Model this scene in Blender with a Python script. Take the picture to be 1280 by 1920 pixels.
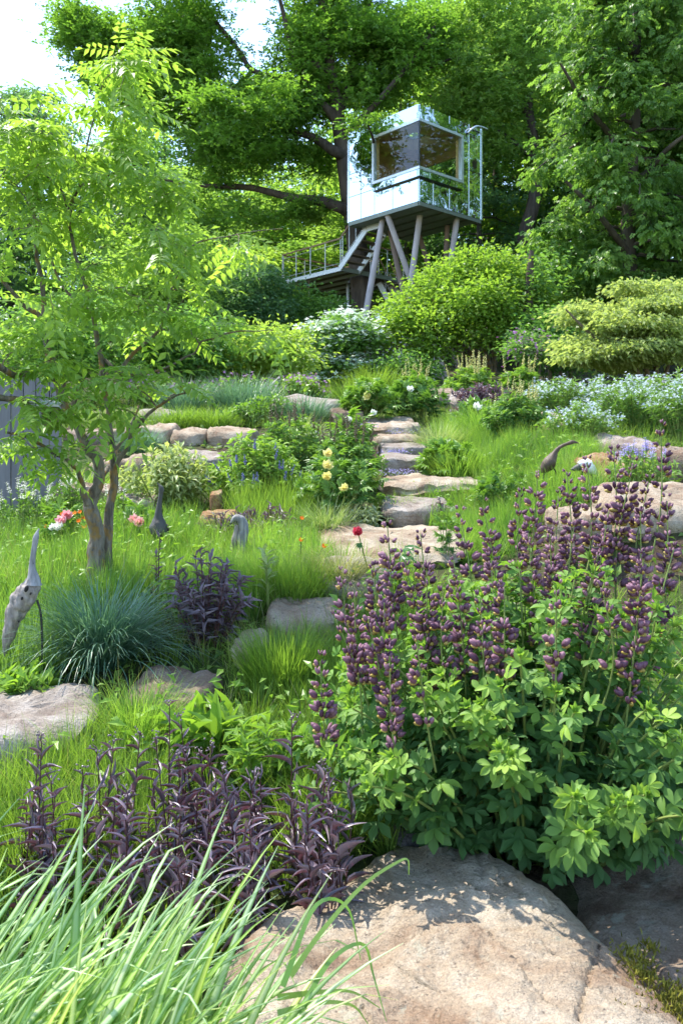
import bpy, math
import numpy as np
from mathutils import Matrix

sc = bpy.context.scene
for o in list(bpy.data.objects):
    bpy.data.objects.remove(o)
col = sc.collection
RAD = math.radians

# ------------------------------------------------------------------ camera, sky, sun, exposure
F, CX, HY, EYE = 1550.0, 640.0, 850.0, 1.45      # focal length and horizon row in photo pixels, eye height in metres
cam = bpy.data.cameras.new('camera')
cam.sensor_fit = 'VERTICAL'; cam.sensor_width = 24; cam.sensor_height = 36
cam.lens = F / 1920 * 36
cam.shift_y = -(960 - HY) / 1920
cam.clip_start = 0.05; cam.clip_end = 2000
cam.dof.use_dof = True; cam.dof.focus_distance = 4.2; cam.dof.aperture_fstop = 7.1
cam_o = bpy.data.objects.new('camera', cam); col.objects.link(cam_o)
cam_o.location = (0, 0, EYE); cam_o.rotation_euler = (RAD(90), 0, 0)
sc.camera = cam_o

SUN_AZ = np.array([-0.82, 0.57]); SUN_AZ /= np.linalg.norm(SUN_AZ)
SUN_EL = RAD(61)
world = bpy.data.worlds.new('World'); sc.world = world; world.use_nodes = True
wn = world.node_tree.nodes; wl = world.node_tree.links
sky = wn.new('ShaderNodeTexSky'); sky.sky_type = 'NISHITA'; sky.sun_disc = False
sky.sun_elevation = SUN_EL; sky.sun_rotation = math.atan2(SUN_AZ[0], SUN_AZ[1])
sky.air_density = 1.0; sky.dust_density = 0.6; sky.ozone_density = 1.0
wl.new(sky.outputs[0], wn['Background'].inputs[0]); wn['Background'].inputs[1].default_value = 0.15
sun = bpy.data.lights.new('sun', 'SUN'); sun.energy = 2.6; sun.angle = RAD(0.53); sun.color = (1.0, 0.95, 0.86)
sun_o = bpy.data.objects.new('sun', sun); col.objects.link(sun_o)
sd = np.array([SUN_AZ[0] * math.cos(SUN_EL), SUN_AZ[1] * math.cos(SUN_EL), math.sin(SUN_EL)])
from mathutils import Vector
sun_o.rotation_euler = Vector(sd).to_track_quat('Z', 'Y').to_euler()
sun_o.location = (-20, 12, 30)
sc.view_settings.view_transform = 'Standard'; sc.view_settings.look = 'None'
sc.view_settings.exposure = 1.9; sc.view_settings.gamma = 1.0; sc.view_settings.use_curve_mapping = False
sc.render.engine = 'CYCLES'
cy = sc.cycles
cy.max_bounces = 12; cy.diffuse_bounces = 9; cy.glossy_bounces = 3; cy.transmission_bounces = 9; cy.transparent_max_bounces = 6
cy.use_denoising = True; cy.caustics_reflective = False; cy.caustics_refractive = False
cy.sample_clamp_indirect = 10.0

# ------------------------------------------------------------------ numeric helpers
def rng_(seed): return np.random.default_rng(seed)
def nrm(v):
    v = np.asarray(v, float)
    return v / np.maximum(np.linalg.norm(v, axis=-1, keepdims=True), 1e-9)
def smooth(x, a, b):
    t = np.clip((np.asarray(x, float) - a) / (b - a), 0, 1); return t * t * (3 - 2 * t)
def _hash(ix, iy, iz):
    n = (ix * 374761393 + iy * 668265263 + iz * 2147483647) & 0xffffffff
    n = ((n ^ (n >> 13)) * 1274126177) & 0xffffffff
    n = (n ^ (n >> 16)) & 0xffff
    return n / 32767.5 - 1.0
def vnoise(p):
    p = np.asarray(p, float); i = np.floor(p).astype(np.int64); f = p - i; f = f * f * (3 - 2 * f)
    r = 0
    for dx in (0, 1):
        for dy in (0, 1):
            for dz in (0, 1):
                w = (f[..., 0] if dx else 1 - f[..., 0]) * (f[..., 1] if dy else 1 - f[..., 1]) * (f[..., 2] if dz else 1 - f[..., 2])
                r = r + w * _hash(i[..., 0] + dx, i[..., 1] + dy, i[..., 2] + dz)
    return r
def fbm(p, octv=4, gain=0.5):
    p = np.asarray(p, float); a, r = 1.0, 0
    for k in range(octv):
        r = r + a * vnoise(p * 2.03 ** k + 17.3 * k); a *= gain
    return r

# ground profile: depth -> height, with a bank on the right and a dip on the left
_D = [-8, 0, 1.5, 2.4, 3.0, 3.5, 4.0, 4.5, 5.0, 5.5, 6.0, 7.2, 8.0, 9.0, 9.6, 10.3, 10.9, 11.5, 13, 16, 20, 27, 34, 45, 60, 90, 140, 400]
_Z = [-1.0, -.45, -.33, -.18, -.05, .08, .18, .30, .42, .52, .60, .74, .86, 1.06, 1.19, 1.36, 1.5, 1.66, 1.95, 2.35, 2.85, 3.72, 4.9, 7.2, 10, 15, 24, 60]
def ground(x, y):
    x = np.asarray(x, float); y = np.asarray(y, float)
    h = np.interp(y, _D, _Z)
    h = h + 0.45 * smooth(x, 1.1, 2.3) * smooth(y, 4.6, 6.2) * (1 - smooth(y, 9, 13))
    h = h - 0.18 * smooth(-x, 1.6, 3.4) * smooth(y, 4, 7) * (1 - smooth(y, 9.5, 11.5))
    far = smooth(y, 12, 30)
    h = h + far * 0.35 * vnoise(np.stack([x * .13, y * .13, 0 * x + 3.3], -1)) + (1 - far) * 0.025 * vnoise(np.stack([x * 1.3, y * 1.3, 0 * x], -1))
    return h
def P(px, py, d): return np.array([(px - CX) / F * d, d, EYE - (py - HY) / F * d])
def G(px, d):
    x = (px - CX) / F * d
    return np.array([x, d, float(ground(x, d))])

# ------------------------------------------------------------------ objects
def tag(o, label=None, cat=None, group=None, kind=None):
    if label: o['label'] = label
    if cat: o['category'] = cat
    if group: o['group'] = group
    if kind: o['kind'] = kind
    return o
def thing(name, label, cat, loc, group=None):
    o = bpy.data.objects.new(name, None); col.objects.link(o); o.empty_display_size = 0.1
    o.location = [float(v) for v in loc]
    return tag(o, label, cat, group)
def origin(o):
    v = np.zeros(3)
    while o is not None:
        v += np.array(o.location); o = o.parent
    return v

class MB:
    """collects vertices and faces with a per-vertex tint and a face material slot"""
    def __init__(s): s.v = []; s.t = []; s.f = []; s.n = 0
    def add(s, v, f, tint=0.5, mat=0):
        v = np.asarray(v, float).reshape(-1, 3); f = np.asarray(f, np.int64)
        s.v.append(v); s.t.append(np.broadcast_to(np.asarray(tint, float), (len(v),)))
        s.f.append((f + s.n, mat)); s.n += len(v)
        return s
    def build(s, name, mats, parent=None, smooth=False, off=None):
        V = np.concatenate(s.v); T = np.concatenate(s.t)
        if off is None: off = origin(parent)
        V = V - off
        me = bpy.data.meshes.new(name)
        me.vertices.add(len(V)); me.vertices.foreach_set('co', V.astype(np.float32).ravel())
        loops = np.concatenate([f.ravel() for f, m in s.f])
        tot = np.concatenate([np.full(len(f), f.shape[1]) for f, m in s.f])
        mi = np.concatenate([np.full(len(f), m) for f, m in s.f])
        st = np.concatenate([[0], np.cumsum(tot)[:-1]])
        me.loops.add(len(loops)); me.loops.foreach_set('vertex_index', loops.astype(np.int32))
        me.polygons.add(len(tot)); me.polygons.foreach_set('loop_start', st.astype(np.int32)); me.polygons.foreach_set('loop_total', tot.astype(np.int32))
        me.polygons.foreach_set('material_index', mi.astype(np.int32))
        me.polygons.foreach_set('use_smooth', np.full(len(tot), bool(smooth)))
        at = me.attributes.new('tint', 'FLOAT', 'POINT'); at.data.foreach_set('value', T.astype(np.float32))
        me.update(calc_edges=True)
        if not isinstance(mats, (list, tuple)): mats = [mats]
        for m in mats: me.materials.append(M[m])
        o = bpy.data.objects.new(name, me); col.objects.link(o)
        if parent is not None: o.parent = parent
        return o

# ------------------------------------------------------------------ shapes
BOXF = np.array([[0, 3, 2, 1], [4, 5, 6, 7], [0, 1, 5, 4], [1, 2, 6, 5], [2, 3, 7, 6], [3, 0, 4, 7]])
def obox(c0, ax, ay, az):
    """box from a corner and three edge vectors"""
    c0, ax, ay, az = [np.asarray(q, float) for q in (c0, ax, ay, az)]
    v = np.array([c0, c0 + ax, c0 + ax + ay, c0 + ay]); v = np.concatenate([v, v + az])
    return v, BOXF
def bar(p, q, w, h):
    """square bar between two points"""
    p = np.asarray(p, float); q = np.asarray(q, float); t = nrm(q - p)
    ref = np.array([0, 0, 1.0]) if abs(t[2]) < .95 else np.array([1.0, 0, 0])
    r = nrm(np.cross(t, ref)); u = np.cross(r, t)
    return obox(p - r * w / 2 - u * h / 2, r * w, q - p, u * h)
def tubes(paths, radii, sides=5, cap=True):
    """paths (n,m,3), radii (n,m) -> one vertex/face array for all of them"""
    paths = np.asarray(paths, float); radii = np.asarray(radii, float)
    if paths.ndim == 2: paths = paths[None]; radii = radii[None]
    n, m = paths.shape[:2]
    t = nrm(np.gradient(paths, axis=1))
    mean = nrm(paths[:, -1] - paths[:, 0])
    ref = np.where(np.abs(mean[:, 2:3]) > .75, np.array([[1.0, .13, 0]]), np.array([[0, .1, 1.0]]))[:, None, :]
    r = nrm(np.cross(t, np.broadcast_to(ref, t.shape))); u = np.cross(r, t)
    a = np.linspace(0, 2 * np.pi, sides, endpoint=False)
    ring = paths[:, :, None] + radii[:, :, None, None] * (np.cos(a)[:, None] * r[:, :, None] + np.sin(a)[:, None] * u[:, :, None])
    v = ring.reshape(-1, 3)
    k = np.arange(sides); k2 = (k + 1) % sides
    base = (np.arange(n)[:, None, None] * m + np.arange(m - 1)[None, :, None]) * sides
    f = np.stack([base + k, base + k2, base + sides + k2, base + sides + k], -1).reshape(-1, 4)
    return v, f
def spline(pts, n):
    """Catmull-Rom through the rows of pts (any number of columns)"""
    pts = np.asarray(pts, float); m = len(pts)
    if m == 2: return pts[0] + (pts[1] - pts[0]) * np.linspace(0, 1, n)[:, None]
    q = np.concatenate([[2 * pts[0] - pts[1]], pts, [2 * pts[-1] - pts[-2]]])
    u = np.linspace(0, m - 1, n); i = np.minimum(u.astype(int), m - 2); t = (u - i)[:, None]
    a, b, c, d = q[i], q[i + 1], q[i + 2], q[i + 3]
    return .5 * (2 * b + (c - a) * t + (2 * a - 5 * b + 4 * c - d) * t ** 2 + (3 * b - a - 3 * c + d) * t ** 3)

# leaf templates: x across, y along, z up; a template is (verts, faces)
def t_fold(z=.12, curl=.15, w=.5):
    return np.array([[0, 0, 0], [w, .48, z], [0, 1, -curl], [-w, .48, z]]), np.array([[0, 1, 2], [0, 2, 3]])
def t_leaf5(z=.10, curl=.2, at=.45):
    return np.array([[0, 0, 0], [.5, at, z], [0, at, 0], [-.5, at, z], [0, 1, -curl]]), np.array([[0, 1, 2], [0, 2, 3], [2, 1, 4], [2, 4, 3]])
def t_ell(n=4, z=.1, curl=.2, p=.9, tip=1.0):
    v, f = [], []
    for i in range(n + 1):
        t = i / n; w = .5 * math.sin(math.pi * min(max(t ** p, .012), .975)) ** .7
        y = t; zz = -curl * t * t
        v += [[-w, y, zz + z * w * 2], [0, y, zz], [w, y, zz + z * w * 2]]
    for i in range(n):
        b = i * 3
        f += [[b, b + 1, b + 4, b + 3], [b + 1, b + 2, b + 5, b + 4]]
    return np.array(v), np.array(f)
def t_join(items):
    """items: list of ((v,f), scale(3), rotz, rotx, offset)"""
    V, Fq, n = [], {}, 0
    for (v, f), s, rz, rx, off in items:
        w = v * np.asarray(s)
        c, q = math.cos(rx), math.sin(rx); w = np.stack([w[:, 0], w[:, 1] * c - w[:, 2] * q, w[:, 1] * q + w[:, 2] * c], -1)
        c, q = math.cos(rz), math.sin(rz); w = np.stack([w[:, 0] * c - w[:, 1] * q, w[:, 0] * q + w[:, 1] * c, w[:, 2]], -1)
        V.append(w + np.asarray(off)); Fq.setdefault(f.shape[1], []).append(f + n); n += len(v)
    k = list(Fq)[0]
    return np.concatenate(V), np.concatenate(Fq[k])
def frames(fwd, up):
    f = nrm(fwd); r = nrm(np.cross(f, up)); return r, f, np.cross(r, f)
def place(tpl, pos, fwd, up, sx, sy, sz=None):
    v, f = tpl; n = len(pos); r, fw, u = frames(fwd, up)
    sx = np.broadcast_to(sx, (n,)); sy = np.broadcast_to(sy, (n,)); sz = sy if sz is None else np.broadcast_to(sz, (n,))
    V = pos[:, None] + (v[None, :, 0:1] * sx[:, None, None]) * r[:, None] + (v[None, :, 1:2] * sy[:, None, None]) * fw[:, None] + (v[None, :, 2:3] * sz[:, None, None]) * u[:, None]
    Fc = (np.arange(n)[:, None, None] * len(v) + f[None]).reshape(-1, f.shape[1])
    return V.reshape(-1, 3), Fc
def tint_rep(t, k): return np.repeat(np.asarray(t, float), k)

def copies(parent, name, meshes, pos, fwd, up, sx, sy, rng):
    """one object per leaf / blade / floret, sharing mesh data"""
    r, f, u = frames(fwd, up); off = origin(parent)
    sx = np.broadcast_to(sx, (len(pos),)); sy = np.broadcast_to(sy, (len(pos),))
    pick = rng.integers(0, len(meshes), len(pos)); out = []
    for i in range(len(pos)):
        o = bpy.data.objects.new(name, meshes[pick[i]]); col.objects.link(o); o.parent = parent
        a, b, c, p = r[i] * sx[i], f[i] * sy[i], u[i] * sy[i], pos[i] - off
        o.matrix_local = Matrix(((a[0], b[0], c[0], p[0]), (a[1], b[1], c[1], p[1]), (a[2], b[2], c[2], p[2]), (0, 0, 0, 1)))
        out.append(o)
    return out
def tmesh(name, tpl, mats, tint=0.5, smooth=False):
    """template -> mesh datablock for copies()"""
    mb = MB(); mb.add(tpl[0], tpl[1], tint)
    o = mb.build(name, mats, None, smooth, off=np.zeros(3)); me = o.data; bpy.data.objects.remove(o); return me

def blades(rng, base, az, L, w, lean, droop, seg=4, taper=.6, twist=0.0):
    """grass blades: base (n,3), az heading, L length, lean 0..1, droop -> verts, faces, t along"""
    n = len(base); t = np.linspace(0, 1, seg + 1)
    ang0 = lean; ang = ang0[:, None] + droop[:, None] * t[None] ** 1.5
    st = (L / seg)[:, None]
    am = (ang[:, 1:] + ang[:, :-1]) / 2
    h = np.concatenate([np.zeros((n, 1)), np.cumsum(np.sin(am) * st, 1)], 1)
    z = np.concatenate([np.zeros((n, 1)), np.cumsum(np.cos(am) * st, 1)], 1)
    dx, dy = np.cos(az), np.sin(az)
    c = np.stack([base[:, 0:1] + h * dx[:, None], base[:, 1:2] + h * dy[:, None], base[:, 2:3] + z], -1)
    rot = az + np.pi / 2 + twist * rng.normal(size=n)
    side = np.stack([np.cos(rot), np.sin(rot), np.zeros(n)], -1)[:, None]
    ww = (w[:, None] * np.clip(1 - t[None] ** 2.2, .06, 1) * np.clip(.55 + t[None] * 2, 0, 1))[:, :, None] * .5
    v = np.stack([c - side * ww, c + side * ww], 2).reshape(-1, 3)
    b = (np.arange(n)[:, None] * (seg + 1) + np.arange(seg)[None]) * 2
    f = np.stack([b, b + 1, b + 3, b + 2], -1).reshape(-1, 4)
    return v, f, np.tile(np.repeat(t, 2), n)
# ------------------------------------------------------------------ materials (all procedural)
M = {}
def newmat(name):
    m = bpy.data.materials.new(name); m.use_nodes = True; M[name] = m
    nt = m.node_tree; nt.nodes.clear()
    return nt, nt.nodes.new('ShaderNodeOutputMaterial')
def nd(nt, t, **kw):
    n = nt.nodes.new('ShaderNode' + t)
    for k, v in kw.items():
        if k.startswith('i_'):
            key = k[2:]; n.inputs[int(key) if key.isdigit() else key.replace('_', ' ')].default_value = v
        else: setattr(n, k, v)
    return n
def c4(c): return (c[0], c[1], c[2], 1.0)
def mixc(nt, fac, a, b, mode='MIX'):
    n = nd(nt, 'Mix', data_type='RGBA', blend_type=mode)
    for s, v in ((n.inputs[0], fac), (n.inputs[6], a), (n.inputs[7], b)):
        if isinstance(v, bpy.types.NodeSocket): nt.links.new(v, s)
        elif isinstance(v, (int, float)): s.default_value = v
        else: s.default_value = c4(v)
    return n.outputs[2]
def noise(nt, scale, detail=4, rough=.55, coord='Object', dist=0.0, sc3=None):
    tc = nd(nt, 'TexCoord'); n = nd(nt, 'TexNoise', i_Scale=scale, i_Detail=detail, i_Roughness=rough, i_Distortion=dist)
    src = tc.outputs[coord]
    if sc3:
        mp = nd(nt, 'Mapping'); mp.inputs['Scale'].default_value = sc3; nt.links.new(src, mp.inputs[0]); src = mp.outputs[0]
    nt.links.new(src, n.inputs['Vector']); return n.outputs[0]
def ramp(nt, src, stops):
    n = nd(nt, 'ValToRGB'); cr = n.color_ramp
    while len(cr.elements) < len(stops): cr.elements.new(.5)
    for e, (p, c) in zip(cr.elements, stops):
        e.position = p; e.color = c4(c) if hasattr(c, '__len__') else (c, c, c, 1)
    nt.links.new(src, n.inputs[0]); return n.outputs[0]
def bump(nt, src, strength=.5, dist=.02, prev=None):
    n = nd(nt, 'Bump', i_Strength=strength, i_Distance=dist); nt.links.new(src, n.inputs['Height'])
    if prev is not None: nt.links.new(prev, n.inputs['Normal'])
    return n.outputs[0]
def princ(nt, out, base, rough=.6, metal=0.0, spec=.5, nor=None):
    p = nd(nt, 'BsdfPrincipled', i_Roughness=rough, i_Metallic=metal); p.inputs['Specular IOR Level'].default_value = spec
    if isinstance(base, bpy.types.NodeSocket): nt.links.new(base, p.inputs[0])
    else: p.inputs[0].default_value = c4(base)
    if isinstance(rough, bpy.types.NodeSocket): nt.links.new(rough, p.inputs['Roughness'])
    if nor is not None: nt.links.new(nor, p.inputs['Normal'])
    if out is not None: nt.links.new(p.outputs[0], out.inputs[0])
    return p
def leafmat(name, c1, c2, tr=.4, warm=(1.36, 1.42, .62), rough=.45, spec=.35, rnd=.5, c3=None):
    """c1..c2 by the leaf's own tint (age) and per-object variation; tr = share of light let through"""
    nt, out = newmat(name)
    at = nd(nt, 'Attribute', attribute_name='tint'); oi = nd(nt, 'ObjectInfo')
    ma = nd(nt, 'Math', operation='MULTIPLY_ADD'); nt.links.new(oi.outputs['Random'], ma.inputs[0]); ma.inputs[1].default_value = rnd
    ad = nd(nt, 'Math', operation='ADD', use_clamp=True); nt.links.new(at.outputs['Fac'], ma.inputs[2])
    nt.links.new(ma.outputs[0], ad.inputs[0]); ad.inputs[1].default_value = -rnd / 2
    stops = [(0, c1), (1, c2)] if c3 is None else [(0, c1), (.5, c2), (1, c3)]
    base = ramp(nt, ad.outputs[0], stops)
    p = princ(nt, None, base, rough, 0, spec)
    t = nd(nt, 'BsdfTranslucent')
    nt.links.new(mixc(nt, 1.0, base, warm, 'MULTIPLY'), t.inputs[0])
    mx = nd(nt, 'MixShader'); mx.inputs[0].default_value = tr
    nt.links.new(p.outputs[0], mx.inputs[1]); nt.links.new(t.outputs[0], mx.inputs[2]); nt.links.new(mx.outputs[0], out.inputs[0])

# foliage
leafmat('leaf_pinnate', (0.140, 0.260, 0.050), (0.360, 0.500, 0.110), .55, rough=.4)
leafmat('leaf_oak', (0.075, 0.170, 0.035), (0.200, 0.350, 0.060), .55)
leafmat('leaf_hornbeam', (0.105, 0.210, 0.055), (0.310, 0.470, 0.120), .55, rough=.4)
leafmat('leaf_forest', (0.090, 0.200, 0.060), (0.220, 0.370, 0.100), .55)
leafmat('leaf_forest_blue', (0.090, 0.190, 0.100), (0.210, 0.350, 0.170), .55)
leafmat('leaf_forest_yellow', (0.140, 0.260, 0.065), (0.330, 0.470, 0.120), .55)
leafmat('leaf_round_shrub', (0.100, 0.200, 0.038), (0.270, 0.400, 0.070), .55)
leafmat('leaf_pale_maple', (0.200, 0.270, 0.095), (0.400, 0.460, 0.210), .55)
leafmat('leaf_dogwood', (0.078, 0.182, 0.046), (0.182, 0.312, 0.078), .55)
leafmat('bract_white', (.55, .66, .52), (.78, .84, .74), .35, warm=(1, 1.05, .95))
leafmat('leaf_yellow_shrub', (0.170, 0.280, 0.060), (0.360, 0.470, 0.120), .55)
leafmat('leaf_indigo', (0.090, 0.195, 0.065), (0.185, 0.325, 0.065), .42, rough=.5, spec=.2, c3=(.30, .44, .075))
leafmat('leaf_indigo_mid', (0.078, 0.182, 0.052), (0.260, 0.403, 0.065), .4)
leafmat('leaf_peony', (0.068, 0.169, 0.041), (0.189, 0.324, 0.054), .35, rough=.35)
leafmat('leaf_amsonia', (0.100, 0.210, 0.050), (0.250, 0.380, 0.100), .42)
leafmat('leaf_variegated', (.14, .23, .06), (.42, .47, .22), .4)
leafmat('leaf_basal', (0.096, 0.204, 0.036), (0.240, 0.384, 0.060), .42, rough=.4)
leafmat('leaf_purple', (0.115, 0.078, 0.100), (0.300, 0.235, 0.275), .07, warm=(1.6, .5, .7), rough=.34, spec=.8)
leafmat('leaf_purple_small', (0.070, 0.052, 0.065), (0.200, 0.155, 0.175), .2, warm=(1.4, .7, .8), rough=.4, spec=.6)
leafmat('leaf_ground', (0.072, 0.144, 0.030), (0.192, 0.288, 0.048), .35)
leafmat('leaf_silver', (.16, .22, .14), (.34, .40, .28), .35)
# grasses
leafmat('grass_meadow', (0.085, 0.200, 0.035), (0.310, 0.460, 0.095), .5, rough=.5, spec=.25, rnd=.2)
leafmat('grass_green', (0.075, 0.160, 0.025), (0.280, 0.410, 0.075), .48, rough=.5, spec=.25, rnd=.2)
leafmat('grass_blue', (0.062, 0.156, 0.094), (0.213, 0.338, 0.213), .32, warm=(1.2, 1.3, .8), rough=.38, spec=.5, rnd=.1)
leafmat('grass_pale', (.13, .21, .07), (.40, .46, .24), .42, rnd=.2)
leafmat('grass_straw', (.18, .20, .07), (.38, .36, .16), .4, rnd=.2)
# flowers
leafmat('petal_plum', (0.120, 0.050, 0.088), (0.330, 0.180, 0.235), .3, warm=(1.5, .8, 1.1), rough=.5)
leafmat('petal_keel', (.42, .30, .06), (.55, .45, .16), .35, warm=(1.2, 1.1, .7))
leafmat('petal_blue', (.13, .12, .38), (.28, .26, .58), .3, warm=(1, 1, 1.2))
leafmat('petal_lilac', (.36, .30, .72), (.56, .50, .85), .35, warm=(1, 1, 1.1))
leafmat('petal_ice', (.60, .70, .82), (.80, .85, .90), .35, warm=(1, 1, 1))
leafmat('petal_white', (.78, .80, .72), (.86, .86, .80), .35, warm=(1, 1, .95))
leafmat('petal_yellow', (.82, .76, .30), (.88, .83, .45), .35, warm=(1.05, 1, .7))
leafmat('petal_cream', (.58, .56, .18), (.72, .68, .34), .35, warm=(1.1, 1.05, .7))
leafmat('petal_pink', (.80, .36, .40), (.86, .58, .60), .35, warm=(1.1, .9, .9))
leafmat('petal_red', (0.720, 0.080, 0.140), (0.860, 0.240, 0.320), .3, warm=(1.3, .8, .8))
leafmat('petal_orange', (.75, .20, .02), (.85, .34, .03), .35, warm=(1.2, .9, .5))
leafmat('petal_magenta', (.35, .12, .38), (.55, .25, .58), .3, warm=(1.1, .8, 1.1))
leafmat('spike_brown', (.10, .055, .04), (.20, .12, .08), .2, warm=(1.2, .9, .7))
leafmat('stem_green', (.14, .20, .05), (.26, .32, .09), .15)
leafmat('stem_dark', (.05, .02, .022), (.09, .035, .035), .05)

# striped blade of the foreground grass: pale midrib band, green margins
def striped():
    nt, out = newmat('grass_striped')
    at = nd(nt, 'Attribute', attribute_name='tint')
    base = ramp(nt, at.outputs['Fac'], [(0, (.13, .24, .045)), (.35, (.21, .33, .08)), (.62, (.45, .53, .27)), (.8, (.60, .65, .43))])
    oi = nd(nt, 'ObjectInfo'); v = ramp(nt, oi.outputs['Random'], [(0, (.72, .95, .85)), (.6, (1, 1, 1)), (1, (1.0, 1.0, .55))])
    base = mixc(nt, 1.0, base, v, 'MULTIPLY')
    p = princ(nt, None, base, .36, 0, .5); t = nd(nt, 'BsdfTranslucent'); nt.links.new(mixc(nt, 1.0, base, (1.3, 1.35, .7), 'MULTIPLY'), t.inputs[0])
    mx = nd(nt, 'MixShader'); mx.inputs[0].default_value = .38
    nt.links.new(p.outputs[0], mx.inputs[1]); nt.links.new(t.outputs[0], mx.inputs[2]); nt.links.new(mx.outputs[0], out.inputs[0])
striped()

def bark(name, c1, c2, scale=9, lichen=None, strength=.9, dist=.03):
    nt, out = newmat(name)
    a = noise(nt, scale, 6, .65, sc3=(1, 1, .18)); b = noise(nt, scale * .35, 3)
    base = ramp(nt, a, [(.3, c1), (.7, c2)])
    if lichen: base = mixc(nt, ramp(nt, b, [(.52, 0), (.62, .8)]), base, lichen)
    princ(nt, out, base, .85, 0, .2, bump(nt, a, strength, dist))
bark('bark_oak', (.035, .026, .019), (.12, .095, .075), 5, None, 1.0, .06)
bark('bark_forest', (.04, .032, .024), (.13, .11, .085), 4, None, .8, .05)
bark('bark_small', (.05, .04, .032), (.29, .25, .20), 34, (.27, .16, .045), 1.0, .03)
bark('bark_twig', (.10, .075, .045), (.24, .19, .13), 30, None, .5, .005)

def rock(name, c1, c2, c3, bs=.55, pit=.5):
    nt, out = newmat(name)
    n1 = noise(nt, 2.4, 8, .68, dist=.8); n2 = noise(nt, 11, 7, .7); n3 = noise(nt, 48, 5, .65); n4 = noise(nt, 1.1, 3, .5, dist=1.0); st = noise(nt, 3.0, 5, .6, sc3=(.6, .6, 6))
    base = ramp(nt, n1, [(.36, c3), (.49, c1), (.60, c2)])
    n5 = noise(nt, 140, 3, .6); base = mixc(nt, 1.0, base, ramp(nt, n5, [(.3, .72), (.7, 1.18)]), 'MULTIPLY')
    base = mixc(nt, ramp(nt, n4, [(.54, 0), (.66, .65)]), base, (c3[0] * 1.15, c3[1] * .95, c3[2] * .8))
    base = mixc(nt, ramp(nt, n2, [(.58, 0), (.72, .55)]), base, (c2[0] * 1.25, c2[1] * 1.25, c2[2] * 1.22))
    base = mixc(nt, ramp(nt, n3, [(.30, .8), (.40, 0)]), base, (.06, .045, .035))
    base = mixc(nt, ramp(nt, st, [(.30, .45), (.42, 0)]), base, (c3[0] * .55, c3[1] * .55, c3[2] * .55))
    vo = nd(nt, 'TexVoronoi', feature='DISTANCE_TO_EDGE', i_Scale=2.1); tc = nd(nt, 'TexCoord'); wv = nd(nt, 'TexNoise', i_Scale=3.0, i_Detail=5.0)
    nt.links.new(tc.outputs['Object'], wv.inputs['Vector']); ad = nd(nt, 'Mix', data_type='RGBA', blend_type='ADD'); ad.inputs[0].default_value = .55
    nt.links.new(tc.outputs['Object'], ad.inputs[6]); nt.links.new(wv.outputs['Color'], ad.inputs[7]); nt.links.new(ad.outputs[2], vo.inputs['Vector'])
    crk = ramp(nt, vo.outputs['Distance'], [(.0, 1), (.012, 0)]); gate = ramp(nt, n4, [(.5, 0), (.6, 1)])
    mu = nd(nt, 'Math', operation='MULTIPLY'); nt.links.new(crk, mu.inputs[0]); nt.links.new(gate, mu.inputs[1])
    base = mixc(nt, mu.outputs[0], base, (.05, .04, .03))
    li = noise(nt, 6.5, 6, .7, dist=.5); base = mixc(nt, ramp(nt, li, [(.60, 0), (.66, .55)]), base, (.33, .33, .26)); base = mixc(nt, ramp(nt, li, [(.30, .6), (.37, 0)]), base, (.15, .13, .11))
    b1 = bump(nt, n2, min(1, bs * 1.5), .045); b2 = bump(nt, n3, min(1, bs * 1.4), .012, b1); b3 = bump(nt, st, bs, .03, b2)
    princ(nt, out, base, .9, 0, .25, b3)
rock('stone_tan', (0.335, 0.262, 0.185), (0.430, 0.360, 0.275), (0.235, 0.155, 0.100))
rock('stone_brown', (0.230, 0.170, 0.120), (0.330, 0.265, 0.205), (0.140, 0.085, 0.055))
rock('stone_grey', (0.290, 0.245, 0.205), (0.390, 0.345, 0.305), (0.190, 0.140, 0.110))
rock('stone_weathered', (0.220, 0.195, 0.195), (0.330, 0.300, 0.300), (0.130, 0.110, 0.115), .9)
rock('stone_rust', (0.290, 0.170, 0.080), (0.360, 0.270, 0.170), (0.210, 0.090, 0.040))

def ground_mat():
    nt, out = newmat('soil')
    a = noise(nt, 1.6, 5); b = noise(nt, 28, 5, .65); e = noise(nt, .12, 3)
    base = ramp(nt, b, [(.3, (.030, .021, .014)), (.7, (.095, .068, .045))])
    base = mixc(nt, ramp(nt, a, [(.42, 0), (.6, .85)]), base, (.05, .085, .018))
    princ(nt, out, base, .95, 0, .15, bump(nt, b, .9, .04))
ground_mat()

# metals, glass, wood
def metal_mirror():
    nt, out = newmat('mirror_steel')
    a = noise(nt, .9, 2, .4); b = noise(nt, 7, 2)
    n1 = bump(nt, a, .5, .10)
    p = princ(nt, out, (.66, .71, .71), .03, 1.0, .5, n1)
metal_mirror()
def plain(name, c, rough=.5, metal=0.0, spec=.5, var=.25, scale=12, bs=.15, bd=.004, sc3=None):
    nt, out = newmat(name); a = noise(nt, scale, 5, .6, sc3=sc3)
    base = ramp(nt, a, [(.25, tuple(q * (1 - var) for q in c)), (.75, tuple(min(.95, q * (1 + var)) for q in c))])
    princ(nt, out, base, rough, metal, spec, bump(nt, a, bs, bd))
plain('frame_metal', (.60, .63, .66), .35, .7, .5, .08)
plain('trim_metal', (.74, .77, .79), .25, .8, .5, .06)
plain('dark_profile', (.03, .035, .04), .3, .3)
plain('galvanised', (.48, .50, .51), .45, .6, .5, .12)
plain('steel_green', (.18, .21, .18), .5, .2, .5, .15)
plain('fascia_paint', (.58, .60, .60), .45, .2, .5, .1)
plain('wood_interior', (.52, .35, .19), .5, 0, .4, .3, 6, .1, .004, (1, 1, 8))
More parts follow.
